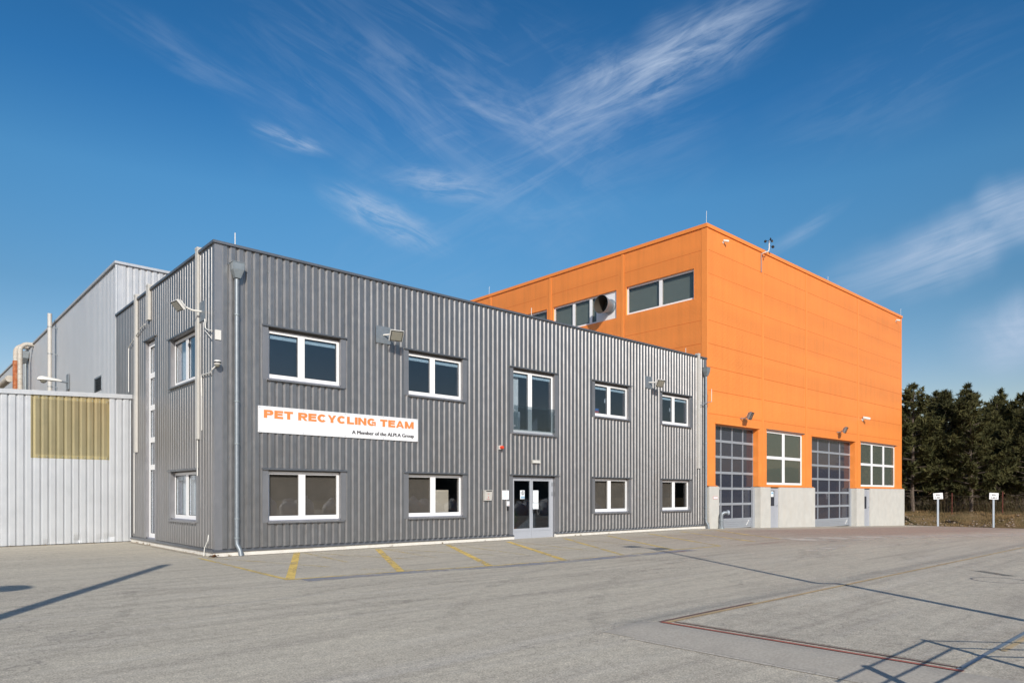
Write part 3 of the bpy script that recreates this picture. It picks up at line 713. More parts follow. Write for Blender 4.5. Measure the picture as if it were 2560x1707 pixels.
# side windows
window(SD, GO, 1.40, 3.62, 4.76, 6.15, cols=(.5,), head=.06, rail=False, curtain=(2.75, 3.5), handle=1.9)
window(SD, GO, 1.40, 3.62, .90, 2.275, cols=(.5,), head=.05, rail=True, curtain=(1.5, 3.55))
window(SD, GO, 5.20, 6.22, .22, 6.52, cols=(), rows=(.36, .50, .665, .83), head=.06, rail=False, fw=.15, bot=.14, trim=(.16, .16, .04, 0), sill=False, rec=.10, curtain=(5.3, 6.15))
# rainwater pipes
def downpipe(a, zf_, xoff=0):
    d = MB(); d.tube([FR.p(a, .11, 7.2), FR.p(a, .11, .42), FR.p(a, .12, .30), FR.p(a + .05, .19, .16), FR.p(a + .07, .22, .02 + zf_)], [.058, .058, .058, .06, .06], 14)
    dp = d.build('downpipe', M['galv'], GO, smooth=True)
    h_ = MB(); c = FR.p(a, .13, 7.40)
    h_.frustum((c.x, c.y, 7.42), (.14, .11), (c.x, c.y, 7.60), (.15, .12)); h_.frustum((c.x, c.y, 7.21), (.07, .065), (c.x, c.y, 7.419), (.14, .11)); h_.frustum((c.x, c.y, 7.6001), (.162, .13), (c.x, c.y, 7.615), (.162, .13))
    h_.build('rain_hopper', M['galv_dark'], dp)
    for z in (6.25, 4.0, 2.9, .95, .45):
        b = MB(); b.lathe(FR.p(a, .11, z), (0, 0, 1), ((.058, 0), (.072, .001), (.072, .035), (.058, .036)), 14); FR.box(b, a - .012, a + .012, -.03, .06, z, z + .03); b.build('pipe_bracket', M['galv_dark'], dp)
downpipe(.53, -.02); downpipe(22.66, -.06)
# white cable ducts
def duct(w, a, wd, dp, z0, z1):
    d = MB(); w.box(d, a - wd / 2, a + wd / 2, .002, dp, z0, z1); w.box(d, a - wd / 2 - .005, a + wd / 2 + .005, -.1, dp + .006, z1 - .04, z1 + .02)
    return d.build('cable_duct', M['cream'], GO)
duct(SD, 1.20, .17, .062, 3.08, 8.2); duct(SD, 5.76, .22, .085, 7.12, 8.22); duct(SD, 7.24, .20, .075, 3.0, 8.22); duct(FR, 22.15, .15, .08, 2.82, 8.2)
cb_ = MB()
cb_.tube([SD.p(1.2, .03, 3.07), SD.p(1.2, .03, 2.1)], .014, 6)
cb_.tube([SD.p(.62, .03, 6.2), SD.p(.55, .04, 5.95), SD.p(.3, .05, 5.85), SD.p(.06, .04, 5.8)], .014, 6); cb_.tube([SD.p(.62, .03, 5.9), SD.p(.4, .05, 5.8), SD.p(.06, .05, 5.6)], .012, 6)
cb_.tube([SD.p(.88, .02, 4.2), SD.p(.88, .03, 4.7), SD.p(.84, .04, 4.76), SD.p(.14, .05, 4.73), SD.p(.02, .05, 4.80), FR.p(.03, .07, 4.9)], .016, 6)
cb_.tube([SD.p(.88, .02, 4.19), SD.p(.88, .02, 3.3)], .012, 6)
cb_.tube([SD.p(7.4, .05, 2.99), SD.p(7.4, .05, .3)], .014, 6)
cb_.tube([SD.p(8.1, .05, 6.6), SD.p(6.6, .06, 7.0), SD.p(6.1, .05, 7.05)], .018, 6)
cb_.tube([SD.p(8.1, .05, 6.6), SD.p(8.1, .05, 5.1)], .014, 6)
cb_.tube([SD.p(.32, .04, .55), SD.p(.30, .06, .40), SD.p(.42, .10, .22), SD.p(.45, .12, .0)], .012, 6)
cb_.tube([FR.p(22.15, .03, 2.81), FR.p(22.15, .03, .35)], .014, 6)
cb_.build('cable', M['offwhite'], GO)
jb = MB(); FR.box(jb, .01, .16, .002, .03, 5.57, 5.82); jb.build('cover_plate', M['offwhite'], GO)
for x, y, hgt, lean in ((.62, .25, .42, 0), (13.2, 2.0, 1.05, 0), (21.6, .3, .35, 0)):
    r = MB(); r.tube([(x, y, 7.9), (x + lean, y, 8.1 + hgt)], .012, 6); r.build('lightning_rod', M['offwhite'], GO)

CB = thing('white_cabinet', 'white cabinet standing behind the tall upstairs window', 'cabinet', (11.0, .8, 3.76))
b = MB(); b.box(10.78, 11.22, .55, 1.05, 3.76, 4.66); b.build('body', M['white'], CB)
b = MB(); b.box(10.775, 10.782, .57, 1.03, 3.9, 4.6); b.build('door', M['sign'], CB)
CB = thing('pale_cupboard', 'pale cupboard behind the unblinded pane left of the letter box', 'cupboard', (7.75, .9, .02))
b = MB(); b.box(7.42, 8.05, .75, 1.15, .02, 1.75); b.build('body', M['curtain'], CB); b = MB(); b.box(7.44, 8.03, .735, .749, .1, 1.7); b.build('door', M['offwhite'], CB)
BXS = thing('striped_box', 'red and blue striped box on the sill behind the upstairs window', 'box', (15.2, .6, 4.85))
b = MB(); b.box(14.95, 15.55, .45, .75, 4.80, 4.92); b.box(14.95, 15.55, .45, .75, 5.02, 5.12); b.build('blue_band', mat('blue_board', (.05, .16, .42), .6), BXS)
b = MB(); b.box(14.95, 15.55, .45, .75, 4.9201, 5.0199); b.build('red_band', M['red_ink'], BXS)
b = MB(); b.box(14.9, 17.0, .42, .95, 4.72, 4.795); b.box(14.92, 14.98, .44, .9, 3.76, 4.7199); b.box(16.9, 16.96, .44, .9, 3.76, 4.7199)
DK = thing('desk', 'grey desk under the second upstairs window from the orange hall', 'desk', (15.9, .7, 3.76)); b.build('frame', M['trim'], DK)
MN = thing('monitor', 'black computer monitor behind the upstairs window beside the striped box', 'monitor', (16.35, .6, 4.80))
b = MB(); b.box(16.18, 16.55, .56, .60, 4.92, 5.18); b.build('screen', M['black'], MN); b = MB(); b.box(16.34, 16.39, .58, .62, 4.80, 4.92); b.box(16.26, 16.47, .52, .68, 4.796, 4.81); b.build('stand', M['black'], MN)
PT = thing('potted_plant', 'tall potted plant just inside the entrance glass', 'plant', (11.0, .75, .02))
b = MB(); b.lathe((11.0, .75, .02), (0, 0, 1), ((.0, 0), (.13, 0), (.17, .35), (.15, .35), (.0, .32)), 14); b.build('pot', M['rust'], PT)
b = MB(); q_ = random.Random(2)
for _ in range(70):
    a = q_.uniform(0, 6.28); d = Vector((math.cos(a) * .25, math.sin(a) * .2, q_.uniform(.3, .75))); c = Vector((11.0, .75, .34)); e = d.cross(Vector((0, 0, 1))).normalized() * .018; m = c + d * .6; b.quad(c - e * .4, c + e * .4, m + e, m - e); b.tri(m - e, m + e, c + d + Vector((d.x, d.y, -.15)) * .35)
b.build('leaves', mat('house_plant', (.10, .16, .03), .6, 0, .4, 9), PT)
# ------------------------------------------------------------------ tall orange hall
OH = thing('orange_hall', 'tall orange panelled hall with concrete base and two glazed sectional gates', 'building', (22.9, 0, 0))
OF = Wall((22.9, 0), (1, 0), (0, -1)); OS = Wall((22.9, 0), (0, 1), (-1, 0)); OW, OD, OT = 25.72, 27.0, 14.38
OX = lambda x: x - 22.9
gates = [(OX(23.66), OX(27.86), -1, 5.03), (OX(34.08), OX(40.30), -1, 5.0)]
ow = [(OX(28.72), OX(32.98), 2.12, 5.06), (OX(41.22), OX(47.45), 2.12, 5.06)]
vs = [0, OX(28.31), OX(33.40), OX(40.82), OW]; ZB = 2.03
wm = MB()
fholes = [gates[0], gates[1]] + ow
for a0, a1 in zip(vs, vs[1:]):
    for r in regions(a0 + (.12 if a0 == 0 else .11), a1 - (.10 if a1 < OW else .12), ZB, OT, fholes): microrib(wm, OF, *r, base=ZB)
wm.build('front_wall', M['orange'], OH)
sw = [(.70, 4.86, 11.08, 12.56), (5.50, 10.25, 11.05, 12.56), (10.75, 15.4, 11.05, 12.56)]
sv = [0, 5.08, 10.48, 15.9, 21.3, OD]; wm = MB()
for a0, a1 in zip(sv, sv[1:]):
    for r in regions(a0 + (.28 if a0 == 0 else .10), a1 - .10, 5.0, OT, sw): microrib(wm, OS, *r, base=ZB)
wm.build('side_wall', M['orange'], OH)
core = MB()
for a0, a1, z0, z1 in regions(.01, OW - .01, ZB - .02, 14.3, fholes): OF.box(core, a0, a1, -.31, -.012, z0, z1)
for a0, a1, z0, z1 in regions(.311, OD, 0, 14.3, sw): OS.box(core, a0, a1, -.31, -.012, z0, z1)
core.box(22.9 + OW - .2, 22.9 + OW - .01, .312, OD - .3, -.7, 14.3); core.box(22.92, 22.9 + OW - .01, OD - .29, OD, -.7, 14.3)
core.build('inner_wall', M['orange_trim'], OH)
rf = MB(); rf.box(22.95, 22.9 + OW - .05, .05, OD - .05, 14.0, 14.25); rf.build('roof', M['coping'], OH)
fl = MB(); fl.box(23.25, 48.4, .32, OD - .3, -1.2, -.62); fl.build('floor', M['concrete'], OH)
ir = MB(); ir.box(23.25, 48.4, 9.0, 9.2, -.6, 13.9); ir.build('room_wall', M['dark_room'], OH)
ct = MB()                                                        # corner pieces and panel joints covers
OF.box(ct, 0, .12, -.011, .012, ZB, OT); OF.box(ct, OW - .12, OW, -.011, .012, ZB, OT); OS.box(ct, -.012, .28, -.011, .012, 5.0, OT)
for a in vs[1:-1]:
    for r in regions(a - .10, a + .11, ZB, OT, fholes): OF.box(ct, r[0] + .02, r[1] - .02, -.011, .008, r[2], r[3])
for a in sv[1:-1]: OS.box(ct, a - .09, a + .09, -.011, .022, 5.0, OT)
ct.build('joint_cover', M['orange_trim'], OH)
jn = MB()
for k, z in enumerate((13.33, 12.21, 11.09, 9.97, 8.85, 7.73, 6.61, 5.49)):
    for a0, a1 in zip(vs, vs[1:]): OF.box(jn, a0 + .13, a1 - .13, -.006, .0035, z - .012, z + .012)
for z in (13.33, 9.97, 8.85):
    for a0, a1 in zip(sv, sv[1:]): OS.box(jn, a0 + .30, a1 - .12, -.006, .0035, z - .012, z + .012)
jn.build('panel_joint', M['joint'], OH)
cp = MB(); cp.box(22.9 - .06, 22.9 + OW + .06, -.06, .30, OT, OT + .17); cp.box(22.9 - .06, 23.2, .3001, OD, OT, OT + .17); cp.box(22.9 + OW - .3, 22.9 + OW + .06, .3002, OD, OT, OT + .17)
cp.build('coping', M['orange_trim'], OH)
df_ = MB()
for a0, a1 in ((-.02, gates[0][0]), (gates[0][1], gates[1][0]), (gates[1][1], OW + .02)):
    df_.hexa([OF.p(a0, -.02, ZB - .02), OF.p(a1, -.02, ZB - .02), OF.p(a1, .14, ZB - .035), OF.p(a0, .14, ZB - .035), OF.p(a0, -.02, ZB + .03), OF.p(a1, -.02, ZB + .03), OF.p(a1, .14, ZB - .015), OF.p(a0, .14, ZB - .015)])
df_.build('drip_flashing', M['orange_trim'], OH)
# concrete base, with its two service doors
sd_ = [(OX(28.93), OX(29.88), -1, 1.99), (OX(41.52), OX(42.50), -1, 1.99)]
for a0, a1 in ((.04, gates[0][0] + .16), (gates[0][1] - .02, gates[1][0] + .18), (gates[1][1] - .05, OW + .22)):
    cc = MB()
    for r in regions(a0, a1, -1.2, 1.985, sd_): OF.box(cc, r[0], r[1], -.34, .12, r[2], r[3])
    cc.build('concrete_base', M['concrete'], OH)
for k, (a0, a1, _, zt) in enumerate(sd_):
    zb = zf(22.9 + a0, -.2) - .03; d = MB(); OF.box(d, a0, a1, -.06, .04, zb, zt - .06); OF.box(d, a0, a0 + .05, .0401, .055, zb, zt - .06); OF.box(d, a1 - .05, a1, .0401, .055, zb, zt - .06)
    d2 = d.build('service_door', M['door_grey'], OH)
    wz0, wz1 = (1.0, 1.79) if k == 0 else (.68, 1.45)
    q = MB(); OF.box(q, a0 + .08, a0 + .52, .041, .052, wz0, wz1); q.build('pane', M['gate_glass'], d2)
    q = MB(); OF.box(q, a0 + .06, a0 + .54, .0402, .046, wz0 - .02, wz1 + .02); q.build('pane_frame', M['gasket'], d2)
    q = MB(); q.tube([OF.p(a1 - .12, .055, 1.0 - .25 * k), OF.p(a1 - .12, .10, 1.0 - .25 * k), OF.p(a1 - .24, .10, 1.0 - .25 * k)], .014, 8); q.build('handle', M['galv'], d2)
    q = MB(); OF.box(q, a0, a1, -.06, .03, zt - .06, zt); q.build('head_strip', M['black'], d2)
# sectional gates
for k, (a0, a1, _, zt) in enumerate(gates):
    zb = zf(22.9 + (a0 + a1) / 2, 0) - .02; o0, o1 = -.38, -.312
    G_ = MB(); hgt = (zt - zb - .45) / 6; cols = 4; e0, e1 = a0 - .02, a1 + .02
    ws = (e1 - e0) / cols
    for c in range(cols + 1):
        x = e0 + ws * c; OF.box(G_, x - .032, x + .032, o0, o1, zb + .45, zt + .03)
    for r in range(7):
        z = zb + .45 + hgt * r; OF.box(G_, e0, e1, o0 - .004, o1 + .006, z - .06, z + .06)
    gate = G_.build('sectional_gate', M['gate'], OH)
    pn = MB(); OF.box(pn, e0, e1, -.355, -.340, zb + .45, zt + .03); pn.build('pane', M['gate_glass'], gate)
    bp = MB()
    for r in range(4): OF.box(bp, e0, e1, o0, o1 + .003, zb + .01 + r * .1, zb + .01 + r * .1 + .092)
    bp.build('bottom_panel', M['gate'], gate)
    hdl = MB(); hdl.tube([OF.p(e1 - .75, o1 + .01, zb + .12), OF.p(e1 - .5, o1 + .02, zb + .38)], .015, 6); hdl.build('handle', M['offwhite'], gate)
    jt = MB(); OF.box(jt, a1 - .012, a1, -.311, -.0005, zt - 3.0, zt); OF.box(jt, a0, a0 + .012, -.311, -.0005, ZB, zt); OF.box(jt, a0 + .012, a1 - .012, -.311, -.0005, zt - .012, zt)
    OF.box(jt, a0 - .03, a1 + .05, .0005, .05, zt + .005, zt + .06)
    jt.build('gate_surround', M['orange_trim'], gate)
    jl = MB(); OF.box(jl, a1 - .24, a1 - .03, -.30, -.20, zb - .1, ZB - .04); jl.build('gate_jamb', M['gate'], gate)
for k, (a0, a1, z0, z1) in enumerate(ow):
    window(OF, OH, a0, a1, z0, z1, rec=.09, cols=((.48,), (.335, .668))[k], rows=(.5,), fw=.14, bot=.12, mull=.30, m_trim='orange_trim', trim=(.03, .10, .03, .0), rail=False, sill=False, flash=True, glass='hall_glass')
for k, (a0, a1, z0, z1) in enumerate(sw):
    fo = window(OS, OH, a0, a1, z0, z1, rec=.11, cols=((.485,), (.40, .67), (.5,))[k], fw=.10, bot=.11, mull=.20, m_trim='orange_trim', trim=(.03, .03, .03, .03), rail=False, sill=False, flash=False, glass='glass_low')
    b = MB(); OS.box(b, a0 + .05, a1 - .05, -.26, -.25, z0 + .05, z1 - .05); b.build('blind', M['blind_green'] if 'blind_green' in M else M.setdefault('blind_green', mat('grey_green_blind', (.21, .265, .255), .8, 0, .05)), fo)
pv = MB(); OS.box(pv, 5.60, 7.00, -.118, -.100, 11.10, 12.46); pv.build('blanking_panel', M['sign'], OH)
for x, y, hgt in ((22.95, .05, .62), (48.6, .05, .55), (22.95, 16.1, .55), (36.5, .1, .35)):
    r = MB(); r.tube([(x, y, 14.4), (x + .02, y, 14.55 + hgt)], .010, 6); r.build('lightning_rod', M['offwhite'], OH)
# exhaust duct in the side window
dk = MB(); c = OS.p(6.02, -.10, 11.78)
dk.lathe(c, (-1, 0, 0), ((.30, 0), (.40, .01), (.40, .06), (.34, .10), (.34, .22), (.36, .30), (.50, .78), (.485, .78)), 28)
DKT = thing('exhaust_cowl', 'round galvanised exhaust cowl sticking out of the high orange side window', 'exhaust', tuple(c)); dk.build('cone', M['galv'], DKT, smooth=True)
dk = MB(); dk.lathe(c, (-1, 0, 0), ((.484, .779), (.34, .30), (.32, .12), (.0, .10)), 28); dk.build('inner_pipe', mat('shaded_pipe', (.055, .045, .035), .8, .3), DKT, smooth=True)  # near-black colour stands in for the shade inside the cowl mouth

# ------------------------------------------------------------------ pale hall behind and the white lean-to
PH = thing('pale_hall', 'long pale silver ribbed hall standing behind the grey office', 'building', (0, 10.05, 0))
HS = Wall((0.02, 10.05), (0, 1), (-1, 0)); HF = Wall((0, 10.06), (1, 0), (0, -1)); HT = 9.98
vent = (2.20, 3.44, 5.66, 6.22)
wm = MB()
PROF = PROF_B
for r in regions(.10, 62, -.3, HT, [vent]): corrugate(wm, HS, *r)
PROF = PROF_A
for r in regions(.20, 22.7, 7.0, HT, []): corrugate(wm, HF, *r)
wm.build('wall', M['silver_hall'], PH)
cr = MB(); HF.box(cr, -.02, .20, -.03, .002, 5.0, HT); HS.box(cr, -.01, .10, -.03, .002, 5.0, HT); cr.build('corner_trim', M['silver'], PH)
cp = MB(); cp.box(-.05, 22.8, 9.99, 10.3, HT, HT + .09); cp.box(-.05, .3, 10.3001, 72, HT, HT + .09); cp.build('coping', M['silver'], PH)
rf = MB(); rf.box(.1, 22.7, 10.2, 71.9, 9.6, 9.9); rf.build('roof', M['coping'], PH)
iw = MB(); iw.box(.08, .30, 10.3, 71.9, -.3, 9.59); iw.box(.301, 22.7, 10.13, 10.3, 7.97, 9.59); iw.build('inner_wall', M['dark_room'], PH)
lv = MB()
HS.box(lv, vent[0], vent[0] + .05, -.04, .03, vent[2], vent[3]); HS.box(lv, vent[1] - .05, vent[1], -.04, .03, vent[2], vent[3]); HS.box(lv, vent[0] + .05, vent[1] - .05, -.04, .03, vent[3] - .05, vent[3])
for k in range(7):
    z = vent[2] + .03 + k * .075
    lv.hexa([HS.p(vent[0] + .05, -.05, z + .04), HS.p(vent[1] - .05, -.05, z + .04), HS.p(vent[1] - .05, .03, z), HS.p(vent[0] + .05, .03, z), HS.p(vent[0] + .05, -.05, z + .05), HS.p(vent[1] - .05, -.05, z + .05), HS.p(vent[1] - .05, .03, z + .01), HS.p(vent[0] + .05, .03, z + .01)])
lv.build('louvre_vent', M['galv'], PH)
hp = MB(); hp.tube([HS.p(20.2, .15, 9.2), HS.p(20.2, .15, 5.0)], .07, 10); ho = hp.build('downpipe', M['galv_dark'], PH, smooth=True)
q = MB(); c = HS.p(20.3, .2, 0); q.frustum((c.x, c.y, 9.42), (.16, .42), (c.x, c.y, 9.80), (.18, .46)); q.frustum((c.x, c.y, 9.15), (.08, .2), (c.x, c.y, 9.4199), (.16, .42)); q.build('rain_hopper', M['galv_dark'], ho)

AX = thing('white_shed', 'low lean-to shed of white ribbed metal with a yellowed translucent panel', 'shed', (-8, 7.85, 0))
AF = Wall((0, 7.85), (-1, 0), (0, -1)); ATOP = lambda x: 4.98 + x * .043      # the eaves fall towards the left
wm = MB(); panel = (.68, 2.83)
def slope_corr(mb, a0, a1, z0, z1f, phase=0.0, off=0.0):
    brk = [a0, a1]; k = math.floor((a0 - phase) / PITCH) - 1
    while k * PITCH + phase < a1 + PITCH:
        for x, _ in PROF[1:]:
            s = k * PITCH + phase + (PITCH - x)
            if a0 < s < a1: brk.append(s)
        k += 1
    brk = sorted(set(round(b, 5) for b in brk)); rows = 14; i = len(mb.v); rr = random.Random(11)
    dents = [(rr.uniform(.5, 2.9), rr.uniform(.03, .16), rr.uniform(.015, .03)) for _ in range(7)] if z0 < 1 else []
    for s in brk:
        o = poff(PITCH - ((s - phase) % PITCH)) + off
        for r in range(rows + 1):
            z = z0 + (z1f(s) - z0) * (r / rows) ** 2.2
            d = sum(-dp * math.exp(-((s - ds) / .07) ** 2 - ((z - z0 - dz) / .10) ** 2) for ds, dz, dp in dents)
            mb.v.append(tuple(AF.p(s, o + d, z)))
    for k in range(len(brk) - 1):
        for r in range(rows): a = i + k * (rows + 1) + r; mb.f.append((a, a + rows + 1, a + rows + 2, a + 1))
PROF = PROF_B
slope_corr(wm, .03, panel[0], .02, lambda s: ATOP(-s) - .09, .02); slope_corr(wm, panel[0], panel[1], .02, lambda s: 2.80, .02); slope_corr(wm, panel[1], 16, .02, lambda s: ATOP(-s) - .09, .02)
wm.build('front_wall', M['silver'], AX)
fp = MB(); slope_corr(fp, panel[0], panel[1] + .03, 2.745, lambda s: ATOP(-s) - .10, .02, .006); fp.build('translucent_panel', M['fibre'], AX)
PROF = PROF_A
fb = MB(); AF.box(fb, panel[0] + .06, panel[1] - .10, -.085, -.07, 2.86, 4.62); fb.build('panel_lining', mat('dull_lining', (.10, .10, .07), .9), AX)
fb = MB(); AF.box(fb, panel[0] + .03, panel[1] - .03, -.069, -.058, 2.70, 2.859); AF.box(fb, panel[0] + .03, panel[1] - .03, -.069, -.058, 4.621, 4.88); AF.box(fb, panel[0] - .05, panel[0] + .059, -.069, -.058, 2.86, 4.62); AF.box(fb, panel[1] - .099, panel[1] + .04, -.069, -.058, 2.86, 4.62); fb.build('panel_batten', M['offwhite'], AX)
sc = MB()
for k in range(10):
    for z in (2.80, 4.66): a = panel[0] + .02 + k * PITCH + .06; AF.box(sc, a - .012, a + .012, .006, .016, z - .012, z + .012)
sc.build('screws', M['galv_dark'], AX)
cp = MB(); x0, x1 = -16, -.0
cp.hexa([(x0, 7.80, ATOP(x0) - .14), (x1, 7.80, ATOP(x1) - .14), (x1, 8.15, ATOP(x1) - .14), (x0, 8.15, ATOP(x0) - .14), (x0, 7.80, ATOP(x0)), (x1, 7.80, ATOP(x1)), (x1, 8.15, ATOP(x1)), (x0, 8.15, ATOP(x0))])
cp.build('fascia', M['silver'], AX)
rf = MB(); rf.hexa([(x0, 8.16, 3.9), (-.05, 8.16, 4.6), (-.05, 12, 4.6), (x0, 12, 3.9), (x0, 8.16, 4.0), (-.05, 8.16, 4.75), (-.05, 12, 4.75), (x0, 12, 4.0)]); rf.build('roof', M['coping'], AX)
ba = MB(); ba.box(-16, -.03, 8.0, 8.05, -.2, 3.9); ba.box(-16, -.05, 11.9, 12, -.2, 3.9); ba.build('inner_wall', M['dark_room'], AX)

# ------------------------------------------------------------------ pipes on the pale hall
ch = MB(); ch.tube([(-.3, 21.35, 3.0), (-.3, 21.35, 10.28)], .095, 14)
CH = thing('flue_pipe', 'thin cream flue pipe rising up the pale hall wall', 'flue', (-.3, 21.35, 3.0)); ch.build('pipe', M['cream'], CH, smooth=True)
for z in (9.62, 8.33, 6.75):
    q = MB(); q.lathe((-.3, 21.35, z), (0, 0, 1), ((.095, 0), (.11, .001), (.11, .04), (.095, .041)), 14); q.box(-.21, .02, 21.33, 21.37, z, z + .03); q.build('pipe_bracket', M['galv_dark'], CH)
def bendpipe(y, zt, r, m, name, label):
    t_ = thing(name, label, 'pipe', (-.6, y, 3.0))
    p = MB(); pts = [(-.6, y, 3.0), (-.6, y, zt - .45)]
    for k in range(1, 7): a = R(15 * k); pts.append((-.6 + .4 * (1 - math.cos(a)), y, zt - .45 + .4 * math.sin(a)))
    pts.append((.2, y, zt - .05)); p.tube(pts, r, 12); po = p.build('pipe', M[m], t_, smooth=True)
    b = MB(); z = 7.4
    while z < zt - .5: b.lathe((-.6, y, z), (0, 0, 1), ((r, 0), (r + .012, .002), (r + .012, .03), (r, .032)), 12); z += .28
    b.build('pipe_band', M[m], t_)
    return t_
PA = bendpipe(30.0, 10.12, .145, 'lag', 'lagged_pipe', 'lagged pipe with rust red lower half bending into the pale hall wall')
q = MB(); q.tube([(-.6, 30.0, 6.5), (-.6, 30.0, 9.2)], .165, 12); q.build('rusty_casing', M['rust'], PA, smooth=True)
bendpipe(28.45, 10.0, .12, 'lag', 'lagged_pipe', 'whole whitish lagged pipe, nearer of the two bending over the hall eaves')
q = MB(); q.tube([(-.75, 31.4, 8.35), (-.9, 34.5, 8.2), (-.9, 40, 7.6)], .20, 12); tag(q.build('sloping_duct', M['lag'], smooth=True), 'fat pale duct sloping down to the left of the rusty pipe', 'pipe')

# ------------------------------------------------------------------ lamps, cameras and other fittings
def text_mesh(name, body, m, par, w, a0, a1, zb, zt, o, bold=0.0, align='LEFT'):
    """lettering fitted to a rectangle on wall w (baseline zb, cap height to zt)"""
    c = bpy.data.curves.new(name, 'FONT'); c.body = body; c.size = 1; c.extrude = 0; c.resolution_u = 2
    to = bpy.data.objects.new(name, c); COL.objects.link(to); dg = bpy.context.evaluated_depsgraph_get()
    me = bpy.data.meshes.new_from_object(to.evaluated_get(dg)); bpy.data.objects.remove(to)
    xs_ = [v.co.x for v in me.vertices]; mnx, mxx = min(xs_), max(xs_); cap = .729
    for v in me.vertices:
        p = w.p(a0 + (v.co.x - mnx) / (mxx - mnx) * (a1 - a0), o + v.co.z * .5, zb + v.co.y / cap * (zt - zb)); v.co = p
    if bold:                                                     # heavier strokes: the outline laid three times side by side
        vs_ = [v.co.copy() for v in me.vertices]; fs_ = [tuple(p.vertices) for p in me.polygons]; V = []; F_ = []
        for k, dx in enumerate((-bold, 0, bold)):
            i = len(V); V += [v + w.u * dx + w.n * (.0006 * k) for v in vs_]; F_ += [tuple(i + q for q in f) for f in fs_]
        me = bpy.data.meshes.new(name); me.from_pydata(V, [], F_)
    me.materials.append(m); ob = bpy.data.objects.new(name, me); COL.objects.link(ob); ob.parent = par
    p = par; off = Vector((0, 0, 0))
    while p is not None: off += p.location; p = p.parent
    ob.location = -off
    return ob
SG = thing('company_sign', 'long white sign with orange heading lettering on the grey facade', 'sign', (1.13, -.05, 3.26))
b = MB(); FR.box(b, 1.13, 6.26, .004, .03, 3.265, 3.975); b.build('board', M['sign'], SG)
def heavy_letters(par, w, word, a0, a1, zb, zt, o, m):
    """broad bold capitals drawn as strokes; lv steps overlapping strokes apart by half a millimetre"""
    WD = dict(P=.98, E=.92, T=.96, R=1.02, C=1.06, Y=1.02, L=.86, I=.30, N=1.04, G=1.10, A=1.10, M=1.24)
    tv, th_, gap, sp = .345, .275, .10, .44
    tot = sum(sp if ch == ' ' else WD[ch] + gap for ch in word) - gap; sx_ = (a1 - a0) / tot; H_ = zt - zb; x = 0.0
    for ch in word:
        if ch == ' ': x += sp; continue
        W__ = WD[ch]; b = MB(); lv = [0]
        def P(u, v): return w.p(a0 + (x + u) * sx_, o + lv[0] * .0006, zb + v * H_)
        def poly(*q): b.quad(*[P(*k) for k in q]); lv[0] += 1
        def rect(u0, u1, v0, v1): poly((u0, v0), (u1, v0), (u1, v1), (u0, v1))
        def ring(cx, cy, rx, ry, s0, s1, n=16, tx=tv, ty=th_):
            for k in range(n):
                q = []
                for a_ in (s0 + (s1 - s0) * k / n, s0 + (s1 - s0) * (k + 1) / n): q.append((math.cos(R(a_)), math.sin(R(a_))))
                (c0, d0), (c1, d1) = q
                b.quad(P(cx + c0 * (rx - tx), cy + d0 * (ry - ty)), P(cx + c0 * rx, cy + d0 * ry), P(cx + c1 * rx, cy + d1 * ry), P(cx + c1 * (rx - tx), cy + d1 * (ry - ty)))
            lv[0] += 1
        if ch in 'PR':
            rect(0, tv, 0, 1); rect(tv, W__ - .30, 1 - th_, 1); rect(tv, W__ - .30, .36, .36 + th_ * .9); ring(W__ - .31, .68, .31, .32, -90, 90, 14)
            if ch == 'R': poly((W__ - .62, .40), (W__ - .34, .40), (W__ + .02, 0), (W__ - .29, 0))
        elif ch == 'E': rect(0, tv, 0, 1); rect(tv, W__, 1 - th_, 1); rect(tv, W__ - .06, .40, .40 + th_ * .95); rect(tv, W__, 0, th_)
        elif ch == 'T': rect(0, W__, 1 - th_, 1); rect(W__ / 2 - tv / 2, W__ / 2 + tv / 2, 0, 1 - th_)
        elif ch == 'L': rect(0, tv, 0, 1); rect(tv, W__, 0, th_)
        elif ch == 'I': rect(0, tv, 0, 1)
        elif ch == 'C': ring(.53, .5, .53, .52, 38, 322, 26)
        elif ch == 'G': ring(.53, .5, .53, .52, 38, 318, 26); rect(.56, W__ - .02, .36, .36 + th_ * .85); rect(W__ - .21, W__ - .02, .02, .36)
        elif ch == 'Y': poly((0, 1), (.31, 1), (W__ / 2 + .13, .36), (W__ / 2 - .13, .36)); poly((W__ - .31, 1), (W__, 1), (W__ / 2 + .13, .36), (W__ / 2 - .13, .36)); rect(W__ / 2 - tv / 2, W__ / 2 + tv / 2, 0, .42)
        elif ch == 'N': rect(0, tv - .02, 0, 1); rect(W__ - tv + .02, W__, 0, 1); poly((0, 1), (.29, 1), (W__, 0), (W__ - .29, 0))
        elif ch == 'A': poly((0, 0), (.29, 0), (W__ / 2 + .14, 1), (W__ / 2 - .14, 1)); poly((W__ - .29, 0), (W__, 0), (W__ / 2 + .14, 1), (W__ / 2 - .14, 1)); rect(.28, W__ - .28, .19, .19 + th_ * .8)
        elif ch == 'M': rect(0, tv - .02, 0, 1); rect(W__ - tv + .02, W__, 0, 1); poly((0, 1), (.34, 1), (W__ / 2 + .12, 0), (W__ / 2 - .12, 0)); poly((W__ - .34, 1), (W__, 1), (W__ / 2 + .12, 0), (W__ / 2 - .12, 0))
        b.build('letter', m, par); x += W__ + gap
heavy_letters(SG, FR, 'PET RECYCLING TEAM', 1.28, 6.10, 3.655, 3.875, .031, M['sign_orange'])
text_mesh('subline_lettering', 'A Member of the ALPLA Group', M['sign_dark'], SG, FR, 3.93, 6.10, 3.380, 3.490, .034, .008)
q = MB()
for a in (1.17, 2.4, 3.7, 5.0, 6.22):
    for z in (3.30, 3.94): FR.box(q, a - .01, a + .01, .03, .036, z - .01, z + .01)
